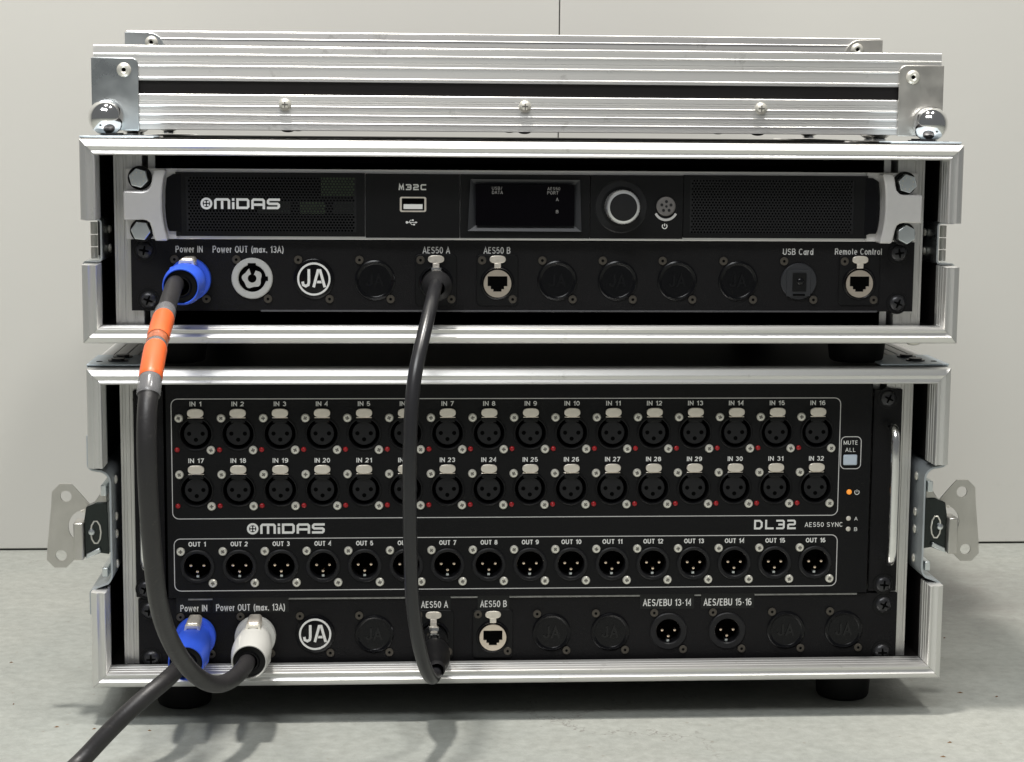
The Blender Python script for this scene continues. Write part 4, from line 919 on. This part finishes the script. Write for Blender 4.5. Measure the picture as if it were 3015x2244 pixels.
# power button
bx_, bz_ = 87.9, 328.4
MB().lathe(bx_, bz_-1.0, [(7.3, YF-0.4), (7.2, YF-1.0), (6.3, YF-0.5)], 36).build('button_ring', plastic_g, mx)
MB().stroke([(bx_+7.0*math.cos(math.radians(a)), bz_-1.6+6.9*math.sin(math.radians(a))) for a in range(205, 336, 10)], 1.5, YF-1.1).build('silver_crescent', satin, mx, smooth=0)
po = MB().lathe(bx_, bz_, [(6.1, YF-0.4), (6.0, YF-1.8), (5.2, YF-2.6), (0.05, YF-2.9)], 32).build('power_button', smoke, mx)
pd = MB()
for a in range(5): pd.disc(bx_+3.0*math.cos(a*2*PI/5+PI/2), bz_+3.0*math.sin(a*2*PI/5+PI/2), 0.95, YF-3.0, 10)
pd.disc(bx_, bz_, 0.8, YF-3.02, 10); pd.build('button_dots', plastic_g, po, smooth=0)
# hex bolts through the ears
for x, z, a0 in ((-237.7, 344.2, 0.26), (-236.9, 312.0, 0.42), (239.6, 343.5, 0.25), (240.0, 311.6, 0.05)):
    hb = MB(); R_ = 6.1
    hp = [(x+R_*math.cos(a0+k*PI/3+PI/6), z+R_*math.sin(a0+k*PI/3+PI/6)) for k in range(6)]
    hb.prism(hp, 13.5, 19.5); ho = hb.build('hex_bolt', zinc, mx, smooth=0, bevel=0.5)
    MB().lathe(x, z, [(7.4, 22.2), (7.3, 20.6), (6.6, 20.0), (0.1, 20.0)], 32).build('washer', plastic, ho)
    mk = MB()
    for k in range(8):
        aa = k*PI/4+0.3; mk.add([(x+3.6*math.cos(aa)-0.35, 13.42, z+3.6*math.sin(aa)-0.5), (x+3.6*math.cos(aa)+0.35, 13.42, z+3.6*math.sin(aa)-0.5), (x+3.6*math.cos(aa)+0.35, 13.42, z+3.6*math.sin(aa)+0.5), (x+3.6*math.cos(aa)-0.35, 13.42, z+3.6*math.sin(aa)+0.5)], [(0, 1, 2, 3)])
    if z > 330: mk.build('head_marks', screw_m, ho, smooth=0)

# ------------------------------------------------------------------ cables
def catmull(P, sub=6):
    P = [Vector(p) for p in P]; out = []
    for i in range(len(P)-1):
        a = P[max(i-1, 0)]; b = P[i]; c_ = P[i+1]; d = P[min(i+2, len(P)-1)]
        for k in range(sub):
            t = k/sub
            out.append(0.5*((2*b)+(-a+c_)*t+(2*a-5*b+4*c_-d)*t*t+(-a+3*b-3*c_+d)*t**3))
    out.append(P[-1]); return out
def smooth_path(P, it=2):
    P = [Vector(p) for p in P]
    for _ in range(it): P = [P[0]]+[(P[i-1]+2*P[i]+P[i+1])/4 for i in range(1, len(P)-1)]+[P[-1]]
    return P
def power_plug(t, cx, cz, yb, yf_, m_, lift=0.0):
    L_ = yf_-yb
    Q = lambda k: yb+(yf_-yb)*k
    b = MB().lathe(cx, cz, [(0.1, Q(0)), (12.9, Q(0.0)), (13.1, Q(0.02)), (13.1, Q(0.085)), (12.8, Q(0.105)), (10.4, Q(0.115)), (10.2, Q(0.2)), (10.8, Q(0.3)), (11.6, Q(0.42)), (12.2, Q(0.55)), (12.3, Q(0.68)), (11.9, Q(0.8)), (11.3, Q(0.9)), (10.9, Q(0.975)), (10.6, Q(1.0)), (10.1, Q(1.0)), (9.8, Q(0.985)), (9.7, Q(0.9))], 48)
    bo = b.build('plug_body', m_, t, smooth=40)
    g = MB()
    for a in (-0.35, 2.2, 4.4):
        g = MB().tube([(cx+11.6*math.cos(a), Q(0.6), cz+11.6*math.sin(a)), (cx+11.6*math.cos(a), Q(0.72), cz+11.6*math.sin(a)), (cx+10.7*math.cos(a), Q(0.93), cz+10.7*math.sin(a))], [0.9, 1.25, 0.6], 12)
        g.build('grip_rib', m_, bo, smooth=40)
    MB().lathe(cx, cz, [(9.8, Q(0.94)), (9.3, Q(0.965)), (6.6, Q(0.965)), (5.7, Q(0.99)), (5.1, Q(0.99)), (5.1, Q(0.8))], 36).build('cable_gland', plastic, t, smooth=40)
    z_ = cz+8.8
    lo = MB().prism([(cx-4.7, z_), (cx-4.7, z_+3.2), (cx-3.2, z_+5.4), (cx+3.2, z_+5.4), (cx+4.7, z_+3.2), (cx+4.7, z_)], Q(0.0), Q(0.34)).build('plug_latch', tab_m, t, smooth=30, bevel=0.9)
    fr = MB(); y_a, y_b = Q(0.345), Q(0.41)
    fr.annulus((cx, z_+1.9), [(cx-3.6, z_+0.2), (cx+3.6, z_+0.2), (cx+3.1, z_+3.0), (cx-3.1, z_+3.0)], [(cx-5.4, z_-0.8), (cx+5.4, z_-0.8), (cx+4.2, z_+4.4), (cx-4.2, z_+4.4)], y_b, y_a-y_b, 16)
    fr.add([(cx-5.4, y_b, z_-0.8), (cx+5.4, y_b, z_-0.8), (cx+4.2, y_b, z_+4.4), (cx-4.2, y_b, z_+4.4), (cx-5.4, y_a, z_-0.8), (cx+5.4, y_a, z_-0.8), (cx+4.2, y_a, z_+4.4), (cx-4.2, y_a, z_+4.4)], [(i, (i+1) % 4, (i+1) % 4+4, i+4) for i in range(4)])
    fr.build('latch_frame', screw_m, lo, smooth=0)
PW_ = [(-209.5, 0, 282.2), (-210.6, -18, 283.4), (-211.4, -30, 284.0), (-211.3, -42, 283.0), (-211.3, -55, 280.1), (-210.8, -75, 276.4), (-210.1, -105, 272.1), (-209.5, -135, 266.2), (-209.4, -158, 258.7), (-209.3, -175, 250.9), (-209.6, -187, 241.8), (-210.0, -196, 229.9), (-209.7, -200, 216.4), (-209.7, -200, 198.8), (-209.7, -195, 181.2), (-209.7, -186, 160.2), (-210.1, -172, 138.8), (-210.2, -158, 120.5), (-208.7, -142, 103.1), (-205.9, -125, 87.9), (-201.8, -108, 73.3), (-196.9, -95, 62.5), (-191.5, -84, 55.0), (-186.8, -76, 51.2), (-181.2, -67, 49.5), (-176.0, -55, 50.7), (-173.0, -42, 51.6), (-171.6, -28, 51.6), (-170.8, -8, 51.8)]
pc = thing('power_cable', 'thick black power cable with orange marker sleeves, blue plug on top and white plug below', 'power cable', (-200, -60, 46))
path = catmull(smooth_path(PW_, 1), 12)
MB().tube(path, 5.15, 24).build('cable_jacket', rubber, pc, smooth=60)
power_plug(pc, UX[0], 281.8, 24.5, -35, blue); power_plug(pc, LX[1], 51.8, 33.5, -30, white_p)
def seg(z_hi, z_lo, r, name, m_, r2=None):           # sleeve over the falling part of the cable
    P = [p for p in path[:len(path)//2] if z_lo <= p.z <= z_hi]
    rr = [r]*len(P); rr[0] = rr[-1] = r-0.35
    return MB().tube(P, rr, 28, False).build(name, m_, pc, smooth=60)
seg(271.2, 262.8, 6.15, 'orange_marker', orange); seg(263.2, 260.4, 5.9, 'printed_band', orange_c); seg(259.6, 245.6, 6.25, 'orange_marker', orange)
seg(261.0, 258.6, 5.85, 'grey_band', clear_t)
seg(273.6, 270.6, 6.0, 'clear_sleeve', clear_t); seg(246.2, 238.0, 6.2, 'clear_sleeve', clear_t)
nc = thing('network_cable', 'thinner black network cable hanging between the AES50 A sockets of both cases', 'network cable', (-70, -60, 44))
NW = [(-55.9, 5, 280.5), (-56.6, -12, 281.6), (-57.6, -26, 281.0), (-58.8, -42, 278.6), (-61.0, -56, 272.9), (-63.6, -68, 264.1), (-67.0, -80, 251.6), (-69.4, -86, 243.5), (-71.7, -92, 231.6), (-72.9, -96, 218.5), (-73.7, -98, 199.2), (-74.0, -98, 179.6), (-73.8, -97, 160.9), (-73.4, -95, 139.4), (-72.9, -92, 118.8), (-72.3, -89, 104.8), (-70.4, -83, 88.6), (-68.0, -76, 73.5), (-65.1, -68, 60.9), (-62.2, -60, 51.5), (-59.6, -53, 46.6), (-57.6, -45, 45.6), (-56.8, -36, 47.6), (-56.4, -22, 48.8), (-56.4, 0, 49)]
MB().tube(catmull(smooth_path(NW, 1), 6), 4.1, 20).build('cable_jacket', rubber_s, nc, smooth=60)
for cz_, y0_, y1_, k in ((279.6, 25.5, -14, 0), (49.0, 34.5, -38, 1)):
    cx_ = UX[4] if k == 0 else LX[4]; Q = lambda q: y0_+(y1_-y0_)*q
    MB().lathe(cx_, cz_, [(8.6, Q(0)), (8.9, Q(0.05)), (9.3, Q(0.3)), (9.1, Q(0.42)), (8.2, Q(0.46)), (8.2, Q(0.5))], 36).box(cx_-3, cx_+3, Q(0.2), Q(0.02), cz_+8, cz_+10).build('metal_collar', chrome, nc, smooth=40)
    MB().lathe(cx_, cz_, [(8.3, Q(0.45)), (8.9, Q(0.47)), (9.2, Q(0.56)), (9.0, Q(0.68)), (8.0, Q(0.8)), (6.2, Q(0.9)), (5.2, Q(0.96)), (4.9, Q(1.0)), (4.1, Q(1.0))], 36).build('plug_boot', plastic_g if k == 0 else plastic, nc, smooth=50)
    MB().lathe(cx_, cz_, [(4.6, Q(0.995)), (5.2, Q(1.0)), (5.2, Q(1.03)), (4.3, Q(1.06))], 24).build('boot_tip', plastic_g, nc, smooth=50)
oc = thing('power_cable', 'black power cable with a blue plug in the lower case, leaving towards the lower left', 'power cable', (-240, -60, 0))
OC = [(-208.7, -10, 51.8), (-211.7,-28,51.8), (-211.7,-40,52.3), (-214.1,-52,51.3), (-219.6,-63,48.8), (-227.9,-72,43.9), (-237.2,-78,37.2), (-251.0,-82,23.7), (-261.5,-84,12.1), (-267.5,-90,6.8), (-274.0,-104,5.4), (-284,-130,5.3), (-300,-180,5.3)]
power_plug(oc, LX[0], 51.8, 33.5, -31, blue)
MB().tube(catmull(smooth_path(OC, 1), 5), 5.15, 24).build('cable_jacket', rubber, oc, smooth=60)

# ------------------------------------------------------------------ specks and chips lying on the floor
g = MB()
for (x, y_, sx, sy, a) in ((286, 160, 4, 1.6, 0.2), (292, 150, 3.5, 1.4, -0.3), (300, 60, 4.5, 1.5, -0.2), (322, 50, 3.0, 1.2, 0.3), (-294, 10, 3.6, 1.5, 0.1), (-270, 5, 3.2, 1.1, 0.5), (262, -45, 4.0, 1.5, 0.2), (250, -72, 4.0, 1.6, -0.2), (-235, 0, 2.6, 1.2, 0.1), (-390, 90, 3, 0.7, 0.3), (-350, 160, 3, 0.7, 0.1), (330, 200, 2.5, 1, 0.4), (-330, 60, 2.0, 0.8, 1.0)):
    d = Vector((math.cos(a), math.sin(a))); q = Vector((-d.y, d.x)); z_ = 0.9
    P = [d*sx*0.5+q*sy*0.1, q*sy*0.5, -d*sx*0.5, -q*sy*0.5]
    g.add([(x+p.x, y_+p.y, 0.02) for p in P]+[(x, y_, z_)], [(0, 1, 4), (1, 2, 4), (2, 3, 4), (3, 0, 4)])
go = g.build('grit', grit_m, None, smooth=0); go['kind'] = 'stuff'
